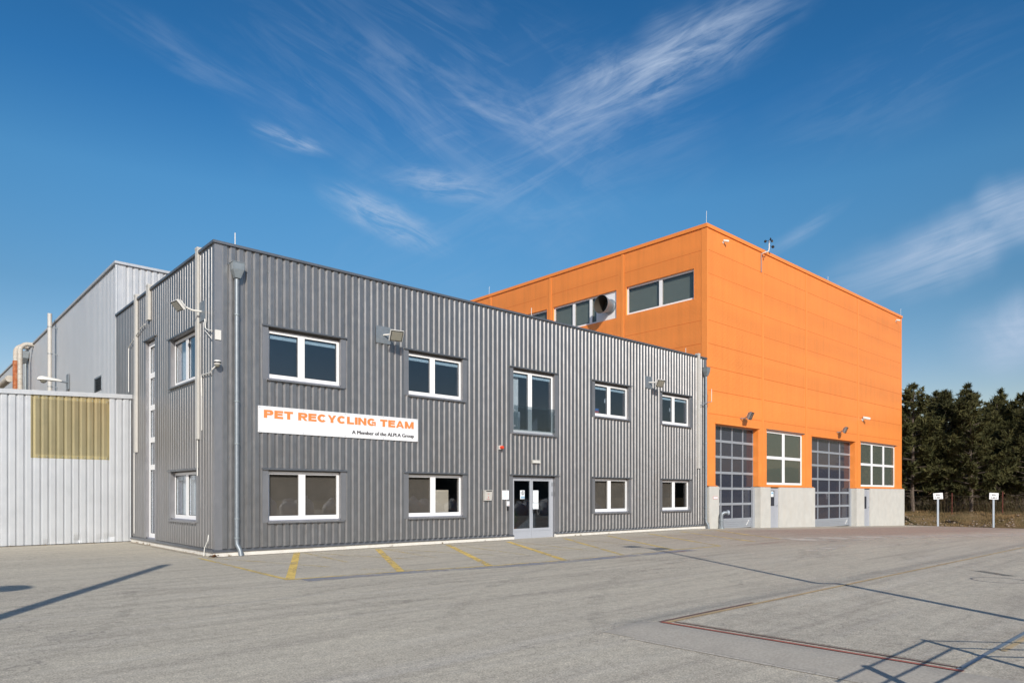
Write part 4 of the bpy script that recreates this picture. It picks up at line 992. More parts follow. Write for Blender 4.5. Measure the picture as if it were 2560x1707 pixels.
q.build('screws', M['galv'], SG)

def floodlight(loc, rz, label, name='floodlight', arm=.36, tilt=38, yaw=0, side=.10, drop=-.06, size=(.21, .17, .05), plate=True, cat='floodlight', lens='lens', body='offwhite', group=None, platesz=.26):
    """local axes: -y points out of the wall"""
    r = thing(name, label, cat, loc, rz, group)
    if plate:
        p = MB(); p.box(-platesz, platesz, -.012, .0, -.26, .26); p.build('mounting_plate', M['galv'], r, local=True)
    tip = Vector((side, -arm, drop))
    a = MB(); a.tube([(0, -.012, 0), (side * .6, -arm * .45, .0), tip], .026, 8); a.tube([tip + Vector((-.13, 0, .0)), tip + Vector((.13, 0, .0))], .015, 6); a.build('bracket', M[body], r, local=True)
    n = Vector((0, -math.cos(R(tilt)), -math.sin(R(tilt)))); n.rotate(Euler((0, 0, R(yaw)))); ax = Vector((1, 0, 0)); ax.rotate(Euler((0, 0, R(yaw)))); ay = n.cross(ax).normalized()
    if ay.z < 0: ay = -ay
    c = tip + n * .05 + ay * .02; hx, hy, hd = size
    h = MB(); i = [c - ax * hx * .72 - ay * hy * .72 - n * hd, c + ax * hx * .72 - ay * hy * .72 - n * hd, c + ax * hx * .72 + ay * hy * .72 - n * hd, c - ax * hx * .72 + ay * hy * .72 - n * hd]
    j = [c - ax * hx - ay * hy, c + ax * hx - ay * hy, c + ax * hx + ay * hy, c - ax * hx + ay * hy]
    h.hexa(i + j)
    k = [q + n * hd for q in j]; h.hexa(j + k)
    for s in range(5):                                           # cooling fins at the back
        u = (s - 2) / 2.5 * hx * .6; h.obox(c + ax * u - n * (hd + .02), ax * .006, ay * hy * .6, n * .025)
    h.build('housing', M[body], r, local=True)
    f = MB(); f.obox(c + n * (hd + .004), ax * hx * .93, ay * hy * .93, n * .006); f.build('bezel', M['black'], r, local=True)
    f = MB(); f.obox(c + n * (hd + .010), ax * hx * .80, ay * hy * .78, n * .006); f.build('lens', M[lens], r, local=True)
    return r
floodlight((5.01, -.003, 6.45), 0, 'white floodlight on galvanised plate above the white sign', tilt=30, yaw=-12, side=.16, arm=.42)
floodlight((18.33, -.003, 6.45), 0, 'white floodlight on galvanised plate near the end of the grey facade', tilt=30, yaw=-12, side=.16, arm=.42)
floodlight((-.003, .93, 6.46), R(-90), 'large floodlight on long arm on the office gable side', tilt=42, yaw=8, side=-.05, arm=.52, drop=.10, size=(.18, .145, .055))
for x, z, lb in ((26.0, 5.45, 'silver floodlight above the gate next to the grey office'), (37.5, 5.45, 'silver floodlight above the gate nearer the trees')):
    floodlight((x, -.003, z), 0, lb, tilt=24, yaw=12, side=.12, arm=.42, drop=.12, size=(.21, .20, .075), plate=False, lens='reflector', body='galv')

def dome_camera(loc, rz, label):
    r = thing('dome_camera', label, 'camera', loc, rz)
    b = MB(); b.box(-.05, .05, -.10, 0, -.05, .05); b.tube([(0, -.10, .0), (0, -.14, .03)], .03, 8); b.build('bracket', M['offwhite'], r, local=True)
    b = MB(); b.lathe((0, -.17, .09), (0, 0, -1), ((.0, 0), (.07, .006), (.085, .03), (.085, .10), (.075, .115), (.0, .118)), 18); b.build('housing', M['offwhite'], r, smooth=True, local=True)
    b = MB(); b.lathe((0, -.17, .045), (0, 0, -1), ((.088, .0), (.09, .01), (.09, .035), (.088, .04)), 18); b.build('visor', M['black'], r, local=True)
    b = MB(); b.lathe((0, -.17, -.028), (0, 0, -1), ((.06, 0), (.055, .03), (.035, .052), (0, .06)), 16); b.build('dome', M['lens'], r, smooth=True, local=True)
    return r
dome_camera((.085, -.003, 4.93), R(-22), 'white dome camera with trailing cable on the office corner trim')
def bullet_camera(loc, label, s=1.0):
    r = thing('bullet_camera', label, 'camera', loc)
    b = MB(); b.lathe((0, 0, 0), (0, -1, 0), ((0.0, 0), (.06 * s, 0), (.06 * s, .03 * s), (0, .03 * s)), 12); b.tube([(0, -.03 * s, 0), (.03 * s, -.12 * s, .05 * s)], .02 * s, 8); b.build('bracket', M['offwhite'], r, local=True)
    b = MB(); d = Vector((.55, -.8, -.22)).normalized(); b.lathe(Vector((.03 * s, -.12 * s, .07 * s)) - d * .10 * s, d, ((0, 0), (.055 * s, .005), (.06 * s, .02), (.06 * s, .28 * s), (.05 * s, .30 * s)), 14); b.build('housing', M['offwhite'], r, smooth=True, local=True)
    b = MB(); b.lathe(Vector((.03 * s, -.12 * s, .07 * s)) + d * .19 * s, d, ((.05 * s, 0), (.0, .004)), 14); b.build('lens', M['black'], r, local=True)
    return r
bullet_camera((41.45, -.003, 6.5), 'white bullet camera on the orange wall above the six-pane window', 1.5)
bullet_camera((24.35, -.003, 13.98), 'tiny white camera high on the orange front by the near roof corner', .9)
bullet_camera((47.45, -.003, 13.98), 'tiny white camera high on the orange front by the far roof corner', .9)

# anemometer
AN = thing('anemometer', 'cup anemometer on a bent arm above the orange roof edge', 'anemometer', (28.1, -.01, 13.3))
b = MB(); b.box(28.06, 28.13, -.05, -.008, 13.32, 14.30); b.build('back_bar', M['rust'] if False else mat('mauve_bar', (.36, .24, .22), .6), AN)
b = MB(); b.tube([(28.09, -.04, 14.28), (28.1, -.22, 14.32), (28.35, -.30, 14.42), (28.42, -.30, 14.62), (28.42, -.30, 14.98)], .028, 8); b.build('arm', M['offwhite'], AN, smooth=True)
cu = MB()
for a in (100, 220, 340):
    c = Vector((28.42 + .20 * math.cos(R(a)), -.30 + .20 * math.sin(R(a)), 15.0)); cu.tube([(28.42, -.30, 15.0), c], .010, 5); cu.lathe(c, (math.sin(R(a)), -math.cos(R(a)), 0), ((0, -.07), (.05, -.055), (.075, 0), (.07, .0), (.0, -.05)), 10)
cu.build('cups', M['black'], AN)
vn = MB(); vn.lathe((28.42, -.30, 14.72), (1, -.2, 0), ((0, 0), (.012, .0), (.012, .22), (.06, .24), (.08, .30), (.05, .36), (0, .37)), 10); vn.build('wind_vane', M['black'], AN)
q = MB(); q.tube([(28.2, -.03, 14.3), (28.26, -.05, 14.12), (28.32, -.05, 14.0), (28.36, -.04, 14.14)], .012, 5); q.build('cable', mat('reddish_cable', (.30, .10, .04), .6), AN)

# radio antenna at the joint of the two buildings
AT = thing('radio_antenna', 'thin white rod antenna on a side arm at the end of the grey facade', 'antenna', (22.27, -.08, 5.76))
b = MB(); b.tube([(22.27, -.06, 5.78), (22.55, -.22, 5.92), (22.78, -.34, 6.0)], .016, 6); b.tube([(22.27, -.06, 5.92), (22.55, -.22, 5.93)], .01, 6); b.build('bracket', M['galv'], AT)
b = MB(); b.tube([(22.78, -.34, 5.97), (22.78, -.34, 6.58)], .014, 6); b.build('rod', M['offwhite'], AT)

# things beside the entrance
LB = thing('letter_box', 'cream letter box on the ribbed wall left of the entrance', 'letter box', (9.14, -.003, 1.57))
b = MB(); b.hexa([FR.p(8.98, .0, 1.39), FR.p(9.30, .0, 1.39), FR.p(9.30, .07, 1.39), FR.p(8.98, .07, 1.39), FR.p(8.98, .0, 1.75), FR.p(9.30, .0, 1.75), FR.p(9.30, .12, 1.75), FR.p(8.98, .12, 1.75)]); b.build('case', M['cream'], LB)
b = MB(); FR.box(b, 9.02, 9.27, .11, .124, 1.70, 1.73); b.build('slot', M['black'], LB)
b = MB(); FR.box(b, 9.09, 9.17, .09, .104, 1.605, 1.615); FR.box(b, 9.09, 9.17, .088, .104, 1.63, 1.64); FR.box(b, 9.13, 9.15, .08, .096, 1.48, 1.53); FR.box(b, 9.07, 9.20, .075, .09, 1.43, 1.438); b.build('print', M['red_ink'], LB)
NP = thing('notice_plate', 'square pale notice plate on the ribbed wall beside the entrance', 'notice', (9.995, -.003, 1.58))
b = MB(); FR.box(b, 9.84, 10.15, .004, .018, 1.42, 1.74); b.build('plate', M['paper'], NP)
b = MB()
for k in range(7): FR.box(b, 9.88, 10.11 - .05 * (k % 3), .018, .0205, 1.69 - k * .035, 1.698 - k * .035)
b.build('print', M['blue_ink'], NP)
KS = thing('door_intercom', 'small white intercom with dark reader below the notice plate', 'intercom', (10.09, -.003, 1.27))
b = MB(); FR.box(b, 10.04, 10.15, .004, .05, 1.19, 1.36); b.build('case', M['sign'], KS)
b = MB(); FR.box(b, 10.10, 10.125, .05, .054, 1.21, 1.235); b.build('button', M['red_ink'], KS)
b = MB(); FR.box(b, 10.065, 10.12, .004, .045, 1.03, 1.18); b.build('reader', M['black'], KS)
BC = thing('alarm_beacon', 'red alarm beacon with white base on the grey facade', 'beacon', (9.73, -.003, 3.24))
b = MB(); FR.box(b, 9.67, 9.80, .004, .07, 3.17, 3.31); b.build('base', M['offwhite'], BC)
b = MB(); b.lathe(FR.p(9.735, .07, 3.24), (0, -1, 0), ((.06, 0), (.06, .07), (.045, .11), (0, .125)), 16); b.build('lens', M['red'], BC, smooth=True)
EL = thing('entrance_lamp', 'flat cream lamp on the wall over the entrance', 'lamp', (11.48, -.003, 2.80))
b = MB(); FR.box(b, 11.29, 11.68, .004, .06, 2.74, 2.86); b.build('housing', M['cream'], EL)
b = MB(); FR.box(b, 11.31, 11.66, .06, .085, 2.752, 2.80); b.build('diffuser', M['offwhite'], EL)
DZ = -.12 + .012
NS = thing('no_smoking_notice', 'small white no smoking notice on the left glass of the entrance', 'notice', (10.96, .11, 1.57))
b = MB(); FR.box(b, 10.84, 11.06, -.0195 - .12 + .122 - .12, -.0175 - .12 + .122 - .12 + .002, 1.43, 1.75); b.build('sheet', M['paper'], NS)
b = MB()
for k in range(20):
    a, a2 = R(18 * k), R(18 * k + 18); c = (10.95, 1.655)
    P_ = lambda ang, r: FR.p(c[0] + r * math.cos(ang), -.1125, c[1] + r * math.sin(ang))
    b.quad(P_(a, .07), P_(a2, .07), P_(a2, .058), P_(a, .058))
b.quad(FR.p(10.90, -.1125, 1.697), FR.p(10.912, -.1125, 1.705), FR.p(11.0, -.1125, 1.613), FR.p(10.99, -.1125, 1.605)); b.quad(FR.p(10.935, -.1124, 1.61), FR.p(10.952, -.1124, 1.61), FR.p(10.952, -.1124, 1.68), FR.p(10.94, -.1124, 1.68)); b.build('symbol', M['sign_dark'], NS)
b = MB(); FR.box(b, 10.86, 11.04, -.116, -.1125, 1.49, 1.53); FR.box(b, 10.86, 11.04, -.116, -.1125, 1.45, 1.465); b.build('print', M['blue_ink'], NS)
def door_notice(name, label, a0, a1, z0, z1, lines):
    t_ = thing(name, label, 'notice', ((a0 + a1) / 2, .11, (z0 + z1) / 2))
    b = MB(); FR.box(b, a0, a1, -.118, -.112, z0, z1); b.build('sheet', M['paper'], t_)
    b = MB(); hgt = (z1 - z0)
    for k in range(lines):
        z = z1 - .03 - k * (hgt - .05) / lines; FR.box(b, a0 + .03, a1 - .03 - .04 * (k % 3), -.112, -.1095, z - .008, z)
    b.build('print', M['blue_ink'], t_)
door_notice('door_notice', 'tall bluish paper notice on the right glass of the entrance', 11.47, 11.74, 1.30, 1.75, 7)
door_notice('door_notice', 'smaller white paper under the tall notice on the entrance glass', 11.46, 11.745, 1.06, 1.285, 4)
t_ = thing('door_notice', 'blue and white sticker in the service door window of the orange hall', 'notice', (29.3, -.06, 1.65))
b = MB(); OF.box(b, OX(29.08), OX(29.36), .0545, .060, 1.47, 1.77); b.build('sheet', M['paper'], t_)
b = MB(); OF.box(b, OX(29.12), OX(29.32), .060, .063, 1.62, 1.72); b.build('print', M['blue_ink'], t_)
t_ = thing('wall_plate', 'small white plate with red edge on the concrete pillar', 'sign', (23.47, -.13, 1.44))
b = MB(); OF.box(b, OX(23.26), OX(23.69), .121, .128, 1.38, 1.50); b.build('border', M['red_ink'], t_)
b = MB(); OF.box(b, OX(23.28), OX(23.67), .128, .133, 1.395, 1.485); b.build('plate', M['sign'], t_)
# standpipe by the gate
HY = thing('standpipe', 'grey standpipe with elbow and cap beside the concrete pillar', 'standpipe', (23.72, -.3, -.05))
b = MB(); b.tube([(23.72, -.30, -.12), (23.72, -.30, .55), (23.74, -.32, .66), (23.82, -.38, .72), (23.95, -.46, .72)], .085, 14); b.build('pipe', M['galv'], HY, smooth=True)
b = MB(); b.lathe((23.94, -.455, .72), (.13, -.08, 0), ((.0, 0), (.12, .0), (.12, .10), (.07, .12), (0, .12)), 14); b.build('cap', M['galv_post'], HY)
b = MB(); b.lathe((23.72, -.30, -.10), (0, 0, 1), ((.13, 0), (.13, .12), (.09, .13)), 14); b.lathe((23.72, -.30, .33), (0, 0, 1), ((.1, 0), (.1, .03), (.085, .031)), 14); b.build('collar', M['galv_dark'], HY)
# street-lamp head on an arm on the hall wall
SL = thing('wall_lamp', 'white street-lamp head on an arm from the pale hall wall', 'lamp', (0, 18.65, 6.7))
b = MB(); b.tube([(.02, 18.65, 6.68), (-.30, 18.65, 6.70)], .045, 8); b.box(-.04, .0, 18.4, 18.9, 6.35, 7.05); b.build('bracket', M['galv'], SL)
b = MB()
sec = [(-.26, .05, .05), (-.40, .09, .08), (-.75, .13, .12), (-1.0, .15, .15), (-1.12, .12, .12), (-1.20, .03, .03)]
rings = []
for x, wy, hz in sec:
    i = len(b.v)
    for k in range(12):
        a = 2 * math.pi * k / 12; zz = math.sin(a); b.v.append((x, 18.65 + wy * math.cos(a), 6.70 + (hz * 1.2 * zz if zz > 0 else hz * .25 * zz)))
    rings.append(i)
for a, c in zip(rings, rings[1:]):
    for k in range(12): b.f.append((a + k, a + (k + 1) % 12, c + (k + 1) % 12, c + k))
b.f.append(tuple(range(12))); b.build('housing', M['offwhite'], SL, smooth=True)
b = MB(); b.lathe((-.95, 18.65, 6.665), (0, 0, -1), ((.13, 0), (.12, .05), (.07, .10), (0, .12)), 14); b.build('lens', M['lens'], SL, smooth=True)

# ------------------------------------------------------------------ yard furniture: sign posts, manhole, weighbridge
def sign_post(loc, rz, lines, label, tilt=0):
    r = thing('sign_post', label, 'sign', loc, rz, 'small signs at the yard edge')
    b = MB(); b.box(-.06, .06, -.03, .03, -.3, 1.95); b.build('post', M['galv_post'], r, local=True)
    pm = MB(); c, s = math.cos(R(tilt)), math.sin(R(tilt))
    pm.obox((0, -.05, 2.18), (.30 * c, 0, .30 * s), (0, .012, 0), (-.22 * s, 0, .22 * c)); pl_ = pm.build('plate', M['sign'], r, local=True)
    W_ = Wall((0, 0), (1, 0), (0, -1))
    for k, tx in enumerate(lines):
        z = 2.22 - k * .20
        wd = .30 if k == 0 else .40
        o = text_mesh('lettering', tx, M['sign_dark'], r, W_, -wd / 2, wd / 2, z, z + .10, .064, .008); o.location = (0, 0, 0)
    return r
vd = lambda x, y: math.atan2(-(CAM.x - x), -(CAM.y - y)) 
sign_post((49.95, -1.96, -.70), R(-58), ('WGG-', 'A-005-1'), 'white plate on grey post, the tilted one nearer the orange hall', 4)
sign_post((50.25, -5.26, -.70), R(-46), ('WGG-', 'A-005-4'), 'white plate on grey post standing before the bare stones, farther from the hall', -2)
MH = thing('manhole_cover', 'round iron manhole cover set in the pale paving', 'manhole', (8.4, -15.0, .07))
b = MB(); b.lathe((8.4, -15.0, .0735), (0, 0, 1), ((.44, 0), (.44, .003), (.405, .003), (.405, .001)), 32); b.build('ring', M['iron'], MH)
b = MB(); b.lathe((8.4, -15.0, .0745), (0, 0, 1), ((.40, .0), (.001, .001)), 32); b.build('lid', M['asphalt'], MH)
WB = thing('weighbridge', 'flush lorry weighbridge edged with red and yellow steel', 'weighbridge', (.57, -16.4, .07))
X0, X1, Y0, Y1 = .57, 21.5, -16.45, -13.42
b = MB(); strip(b, [(X0 + .2, (Y0 + Y1) / 2), (X1, (Y0 + Y1) / 2)], Y1 - Y0 - .2, .0035, .6); b.build('deck', M['asphalt'], WB)
b = MB(); strip(b, [(X0, Y0 - .05), (X0, Y1 + .05)], .055, .009, .3); b.build('red_edge', M['rail_red'], WB)
b = MB(); strip(b, [(X0 + .13, Y0), (X0 + .13, Y1 - .05)], .035, .008, .3); strip(b, [(X0, Y1 + .08), (X0 + 2.2, Y1 + .08)], .05, .007, .5); b.build('inner_edge', M['rail_brown'], WB)
b = MB(); strip(b, [(X0 + .04, Y1), (X1, Y1)], .06, .008, .6); b.build('yellow_edge', M['rail_yellow'], WB)
b = MB(); strip(b, [(X0 + .04, Y0), (X1, Y0)], .045, .008, .6); b.build('near_edge', M['galv_dark'], WB); b = MB(); strip(b, [(X0 + 1.2, Y0 - .07), (X1, Y0 - .07)], .05, .007, .6); b.build('near_stripe', M['rail_yellow'], WB)
b = MB(); q_ = random.Random(9)
for _ in range(60):
    a = q_.uniform(0, 6.28); r_ = q_.uniform(0, .12); c = Vector((-.06 + r_ * math.cos(a), -.12 + .6 * r_ * math.sin(a), .01 + q_.uniform(0, .05))); d = Vector((q_.uniform(-1, 1), q_.uniform(-1, 1), q_.uniform(-.4, .4))).normalized() * .03; e = d.cross(Vector((0, 0, 1))) * .7
    b.quad(c - d - e, c + d - e, c + d + e, c - d + e)
tag(b.build('leaf_litter', M['leaf']), 'small heap of dead brown leaves at the office corner', 'leaves', kind='stuff')

# ------------------------------------------------------------------ poles and railing behind the photographer that shade the yard
SH = Vector((.535, .845)); KL = 1 / math.tan(R(SUN_EL))
def base_for(px, py, hgt): return (px - SH.x * hgt * KL, py - SH.y * hgt * KL)
x, y = base_for(10.55, -5.78, 8.0)
LP = thing('lamp_post', 'tall thin lamp post with two flat heads behind the photographer', 'street lamp', (x, y, 0))
b = MB(); b.tube([(x, y, -.2), (x, y, 8.0)], [.075, .05], 12); b.build('pole', M['galv'], LP, smooth=True)
b = MB(); b.tube([(x, y - .55, 8.05), (x, y + .55, 8.05)], .03, 8); b.build('crossarm', M['galv'], LP)
for s in (-1, 1):
    b = MB(); b.obox((x, y + s * .53, 8.12), (.26, 0, 0), (0, .16, 0), (-.02, 0, .06)); b.build('lamp_head', M['galv'], LP)
x, y = base_for(-1.45, -1.2, 7.5)
GP = thing('gate_post', 'thick square steel post left of the photographer', 'post', (x, y, 0))
b = MB(); b.box(x - .09, x + .09, y - .09, y + .09, -.2, 7.4); b.build('post', M['galv'], GP)
b = MB(); b.frustum((x, y, 7.401), (.1, .1), (x, y, 7.5), (.02, .02)); b.build('cap', M['galv'], GP)
x, y = base_for(-4.75, -3.75, 5.0)
LH = thing('street_lamp', 'street lamp with broad rounded head left of the photographer', 'street lamp', (x - .4, y, 0))
b = MB(); b.tube([(x - 1.2, y - .4, -.2), (x - 1.2, y - .4, 4.9), (x - .4, y - .2, 5.1)], .06, 10); b.build('pole', M['galv'], LH)
b = MB(); b.lathe((x, y, 4.95), (.1, .05, 1), ((.0, -.10), (.34, -.06), (.42, .04), (.30, .14), (0, .18)), 20); b.build('lamp_head', M['galv'], LH, smooth=True)
RG = thing('guard_railing', 'steel guard railing at the weighbridge end beside the photographer', 'railing', (.7, -17.5, 0))
RH = 1.05
p1 = base_for(1.82, -15.73, RH); p2 = base_for(.25, -15.76, RH); p3 = (p2[0] - .55, p2[1] - .02); p4 = (p1[0] + 1.05, p1[1] - 1.2); p0 = (p1[0] + 2.1, p1[1] - 2.4)
for p in (p1, p2, p4, p0):
    b = MB(); b.tube([(p[0], p[1], -.1), (p[0], p[1], RH + .02)], .036, 8); b.build('post', M['galv'], RG)
for z in (RH, RH - .18, RH - .36):
    b = MB(); b.tube([(*p3, z), (*p2, z), (*p1, z)], .0105, 6); b.tube([(*p1, z), (*p4, z), (*p0, z)], .0105, 6); b.build('rail', M['galv'], RG)

# heap of plastic sacks across the yard, mirrored in the ground-floor glass
def sack_mesh(seed):
    r = random.Random(seed); b = MB(); n, mrows = 18, 12; ph = [r.uniform(0, 6.28) for _ in range(6)]
    for j in range(mrows + 1):
        v = j / mrows; z = 1.15 * v; rad = .52 * (1 + .16 * math.sin(math.pi * v) - .55 * max(0, v - .72) / .28)
        for k in range(n):
            a = 2 * math.pi * k / n; q = rad * (1 + .05 * math.sin(3 * a + ph[0] + 4 * v) + .035 * math.sin(7 * a + ph[1] + 9 * v)); c_, s_ = math.cos(a), math.sin(a); sq = (abs(c_) ** 4 + abs(s_) ** 4) ** -.25
            b.v.append((q * sq * c_, q * sq * s_, z + .04 * math.sin(5 * a + ph[2]) * v))
    for j in range(mrows):
        for k in range(n): b.f.append((j * n + k, j * n + (k + 1) % n, (j + 1) * n + (k + 1) % n, (j + 1) * n + k))
    b.f.append(tuple(mrows * n + k for k in range(n))); return b
rk = random.Random(4); sp_ = []
for k in range(3):
    r = thing('bulk_bag', 'white bulk bag standing across the yard behind the photographer', 'bag', group='bulk bags mirrored in the office glass'); sack_mesh(k).build('body', M['sack'], r, smooth=True, local=True)
    tm = MB(); tm.tube([(-.35, -.1, 1.12), (-.1, .05, 1.24), (.2, -.05, 1.2), (.38, .1, 1.1)], [.1, .16, .13, .08], 8); tm.build('tied_mouth', M['sack'], r, smooth=True, local=True); sp_.append(r)
for k in range(26):
    o = sp_[k] if k < 3 else copy_tree(sp_[k % 3]); o.location = (12 + k * 1.45 + rk.uniform(-.2, .2), -28 + rk.uniform(-.6, .6), zf(12 + k * 1.45, -28)); o.rotation_euler = (0, 0, rk.uniform(0, 6.28)); s_ = rk.uniform(.85, 1.15); o.scale = (s_, s_, s_)
# ------------------------------------------------------------------ pines, scrub, fence and bank
def pine(seed, H, spread, low=.22):
    r = random.Random(seed); tr = MB(); cr = MB()
    bend = [(r.uniform(-.12, .12), r.uniform(-.12, .12)) for _ in range(6)]
    pts = [(0, 0, -.4)]
    for k in range(1, 7): pts.append((pts[-1][0] + bend[k - 1][0], pts[-1][1] + bend[k - 1][1], H * .97 * k / 6))
    tr.tube(pts, [.16, .145, .125, .10, .07, .045, .015], 7)
    def tpos(z):
        k = min(5, max(0, int(z / (H * .97) * 6))); f_ = z / (H * .97) * 6 - k; a, b_ = Vector(pts[k]), Vector(pts[k + 1]); a.z = max(0, a.z); return a.lerp(b_, min(1, f_))
    def tuft(c, s, up):
        for _ in range(15):
            d = Vector((r.gauss(0, 1), r.gauss(0, 1), r.gauss(.45, .8))); d = (d.normalized() + up * .45).normalized()
            e = d.cross(Vector((r.uniform(-1, 1), r.uniform(-1, 1), r.uniform(-1, 1)))).normalized() * s * .125
            L = s * r.uniform(.7, 1.15); o = c + Vector((r.uniform(-1, 1), r.uniform(-1, 1), r.uniform(-1, 1))) * s * .25
            cr.tri(o - e, o + e, o + d * L)
    z = H * low
    while z < H * .985:
        t_ = (z - H * low) / (H * (1 - low)); reach = spread * (1 - t_ ** 1.45) * (.72 + .30 * min(1, t_ * 3 + .2)) + .16
        n = r.choice((4, 5, 5, 6)) if t_ < .9 else 3; a0 = r.uniform(0, 6.28)
        for k in range(n):
            if r.random() < .10: continue
            a = a0 + k * 6.28 / n + r.uniform(-.4, .4); L = reach * r.uniform(.5, 1.25); p0_ = tpos(z)
            up = .12 + .65 * t_ + r.uniform(-.12, .15); d = Vector((math.cos(a), math.sin(a), up))
            p_mid = p0_ + d * L * .55 + Vector((0, 0, -.05 * L)); tip = p0_ + d * L + Vector((0, 0, .10 * L))
            tr.tube([p0_, p_mid, tip], [.035, .022, .008], 4, caps=False)
            m = max(2, int(L / .24))
            for q in range(m):
                f_ = .42 + .58 * (q + r.random() * .6) / m; c = (p0_.lerp(p_mid, f_ / .55) if f_ < .55 else p_mid.lerp(tip, (f_ - .55) / .45))
                for sd in range(2):
                    tuft(c + Vector((r.uniform(-.2, .2), r.uniform(-.2, .2), r.uniform(-.02, .14))) * (.5 + L * .22), r.uniform(.28, .44), Vector((d.x * .5, d.y * .5, .6)))
        z += r.uniform(.34, .58)
    for _ in range(4): tuft(Vector((pts[-1][0], pts[-1][1], H * r.uniform(.96, 1.0))), .26, Vector((0, 0, 1)))
    for _ in range(16):                                           # dead lower twigs
        zz = r.uniform(.08, .34) * H; a = r.uniform(0, 6.28); L = r.uniform(.5, 1.7); p0_ = tpos(zz); tr.tube([p0_, p0_ + Vector((math.cos(a) * L, math.sin(a) * L, r.uniform(-.3, .25)))], [.018, .006], 3, caps=False)
    return tr, cr
protos = []
for k, (sd, H, sp, lw) in enumerate(((1, 10.2, 2.9, .18), (2, 10.2, 2.7, .22), (3, 10.2, 3.3, .15), (4, 10.2, 2.3, .28))):
    r0 = thing('pine_tree', '', 'tree'); tr, cr = pine(sd, H, sp, lw)
    tr.build('trunk', M['bark'], r0, local=True); cr.build('crown', M['needles'], r0, local=True); protos.append(r0)
spots = [  # x, y, height, prototype, turn, label
    (56.4, 1.7, 10.7, 0, 10, 'slender pine at the corner of the orange hall, tallest of the front row'),
    (59.6, .1, 10.2, 1, 80, 'bushy pine behind the red fence post, second in the front row from the hall'),
    (57.5, -2.1, 9.5, 2, 200, 'broad pale-trunked pine midway between the two small signs'),
    (67.5, -1.7, 10.3, 1, 140, 'pine with two bare stems showing left of the farther sign'),
    (62.2, -5.0, 8.9, 0, 300, 'dark pine behind the sign before the bare stones'),
    (65.2, .5, 11.3, 3, 20, 'thin pine rising in the gap behind the front row'),
    (72.5, -.8, 11.4, 3, 260, 'pine with a lone bushy top against the sky above the farther sign'),
    (66.7, -3.6, 10.3, 2, 110, 'wide dark pine reaching the right edge of the photo'),
    (63.7, 4.5, 9.6, 1, 45, 'pine half hidden behind the orange hall corner'),
    (67.9, 3.3, 11.4, 0, 170, 'pine with rounded twin top behind the second front pine'),
    (73.1, 4.0, 12.0, 2, 330, 'tall pine deep in the wood behind the nearer sign'),
    (73.9, .6, 10.4, 1, 235, 'low-topped pine deep in the wood between the two signs'),
    (73.4, -1.7, 10.6, 0, 70, 'pine deep in the wood with its top left of the photo edge'),
    (70.7, -4.7, 10.2, 3, 150, 'thin pine at the photo edge behind the wide dark pine')]
pts_ = []
used = set()
for x, y, H, k, tr_, lb in spots:
    if k in used: o = copy_tree(protos[k])
    else: o = protos[k]; used.add(k)
    o.location = (x, y, .0); o.rotation_euler = (0, 0, R(tr_)); s = H / 10.2; o.scale = (s, s, s); o['label'] = lb; o['group'] = 'pines beyond the yard'
rr = random.Random(21)
# the wood behind the pines one can tell apart: one dense mass of trunks and foliage
wd = MB(); wt = MB()
for _ in range(46):
    x = rr.uniform(76, 96); y = rr.uniform(-16, 16); H = rr.uniform(8.5, 11.6)
    wt.tube([(x, y, -.5), (x + rr.uniform(-.3, .3), y + rr.uniform(-.3, .3), H)], [.16, .04], 5)
    for _ in range(170):
        z = H * (.10 + .88 * rr.random()); sp = 2.4 * (1 - (z / H) ** 2) + .25; a = rr.uniform(0, 6.28); d = sp * math.sqrt(rr.random()); c = Vector((x + d * math.cos(a), y + d * math.sin(a), z))
        for _ in range(7):
            v = Vector((rr.gauss(0, 1), rr.gauss(0, 1), rr.gauss(.3, .8))).normalized(); e = v.cross(Vector((rr.uniform(-1, 1), rr.uniform(-1, 1), .3))).normalized() * .09; wd.tri(c - e, c + e, c + v * .55)
fo_ = tag(wd.build('far_wood', M['needles']), 'dark pine wood filling the gaps behind the front pines', 'wood', kind='stuff'); wt.build('trunks', M['bark'], fo_)['kind'] = 'stuff'
ug = MB()                                                         # leafless brown scrub under the pines
for _ in range(1500):
    x = rr.uniform(54.0, 70); y = rr.uniform(-9, 6.5); z0 = bank(x, y); L = rr.uniform(.4, 1.7)
    d = Vector((rr.uniform(-.5, .5), rr.uniform(-.5, .5), 1)) * L; p = Vector((x, y, z0 - .05)); e = Vector((-d.y, d.x, 0)); e = (e.normalized() if e.length > 0 else Vector((1, 0, 0))) * .012
    ug.quad(p - e, p + e, p + d + e * .3, p + d - e * .3)
    for _ in range(4):
        f_ = rr.uniform(.3, 1); q = p + d * f_; v = Vector((rr.uniform(-1, 1), rr.uniform(-1, 1), rr.uniform(-.1, .9))) * .3 * L; ug.tri(q - e * .8, q + e * .8, q + v)
        for _ in range(3):
            c = q + v * rr.random(); w_ = Vector((rr.uniform(-1, 1), rr.uniform(-1, 1), rr.uniform(-1, 1))).normalized() * .07; u_ = w_.cross(Vector((.3, .5, .8))).normalized() * .03; ug.tri(c - u_, c + u_, c + w_)
tag(ug.build('scrub', M['scrub']), 'leafless brown scrub growing under the pines', 'scrub', kind='stuff')
gs = MB()
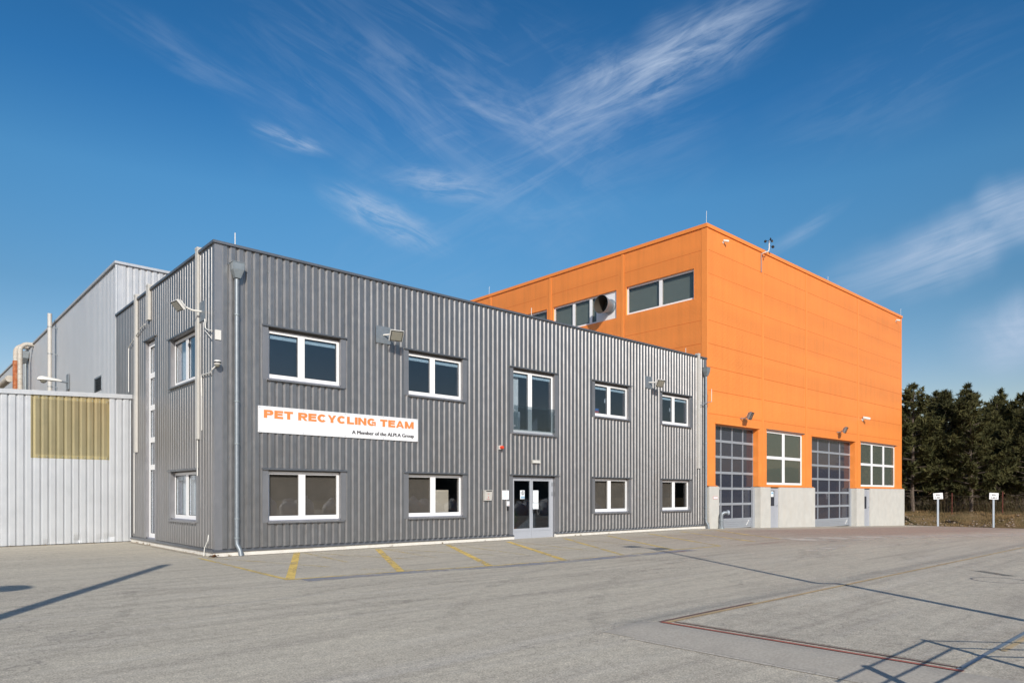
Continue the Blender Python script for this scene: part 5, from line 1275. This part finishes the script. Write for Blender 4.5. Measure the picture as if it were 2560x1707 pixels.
for _ in range(16000):
    x = 50.25 + rr.random() ** .8 * 6.0; y = rr.uniform(-9.5, 4.5)
    if math.sin(x * 1.3 + y * .9) + math.sin(y * 1.7 - x) + rr.uniform(-1, 1) < -.5 : continue
    p = Vector((x, y, bank(x, y) - .02)); L = rr.uniform(.05, .20); d = Vector((rr.uniform(-.6, .6), rr.uniform(-.6, .6), 1)) * L; e = Vector((rr.uniform(-1, 1), rr.uniform(-1, 1), 0)).normalized() * .014
    gs.tri(p - e, p + e, p + d)
tag(gs.build('bank_grass', M['dry_grass']), 'dry yellow grass on the earth bank', 'grass', kind='stuff')
st = MB()
for _ in range(130):
    cl = rr.choice(((51.5, -6.0, 1.4), (51.2, -4.6, 1.0), (51.6, -2.6, .8), (51.2, -.6, .7), (51.8, -8, 1.2), (51.4, .6, .6))); x = cl[0] + rr.gauss(0, .6); y = cl[1] + rr.gauss(0, cl[2])
    if x < 50.3: continue
    s = rr.uniform(.04, .13); c = Vector((x, y, bank(x, y) + s * .3)); i = len(st.v)
    for px in ((1, 0, 0), (0, 1, 0), (-1, 0, 0), (0, -1, 0), (0, 0, .8), (0, 0, -.6)): st.v.append(tuple(c + Vector(px) * s * rr.uniform(.7, 1.2)))
    for f in ((0, 1, 4), (1, 2, 4), (2, 3, 4), (3, 0, 4), (1, 0, 5), (2, 1, 5), (3, 2, 5), (0, 3, 5)): st.f.append(tuple(i + k for k in f))
tag(st.build('rubble', M['stone']), 'pale rubble stones scattered on the earth bank', 'rubble', kind='stuff')
WF = thing('wire_fence', 'sagging wire fence on rusty red posts before the pines', 'fence', (55, 0, 0))
fpts = [(54.2, 2.6), (54.7, -1.54), (55.6, -4.6), (56.4, -8.2)]
for x, y in fpts:
    b = MB(); b.tube([(x, y, bank(x, y) - .2), (x + .03, y, bank(x, y) + 1.65)], .035, 6); b.build('post', M['rusty_post'], WF)
for hh in (.9, 1.45):
    b = MB(); pp = []
    for (xa, ya), (xb, yb) in zip(fpts, fpts[1:]):
        for k in range(6):
            f_ = k / 6; x, y = xa + (xb - xa) * f_, ya + (yb - ya) * f_; pp.append((x, y, (bank(xa, ya) * (1 - f_) + bank(xb, yb) * f_) + hh - .12 * math.sin(math.pi * f_)))
    b.tube(pp, .004, 4, caps=False); b.build('wire', M['wire'], WF)
bpy.context.view_layer.update()
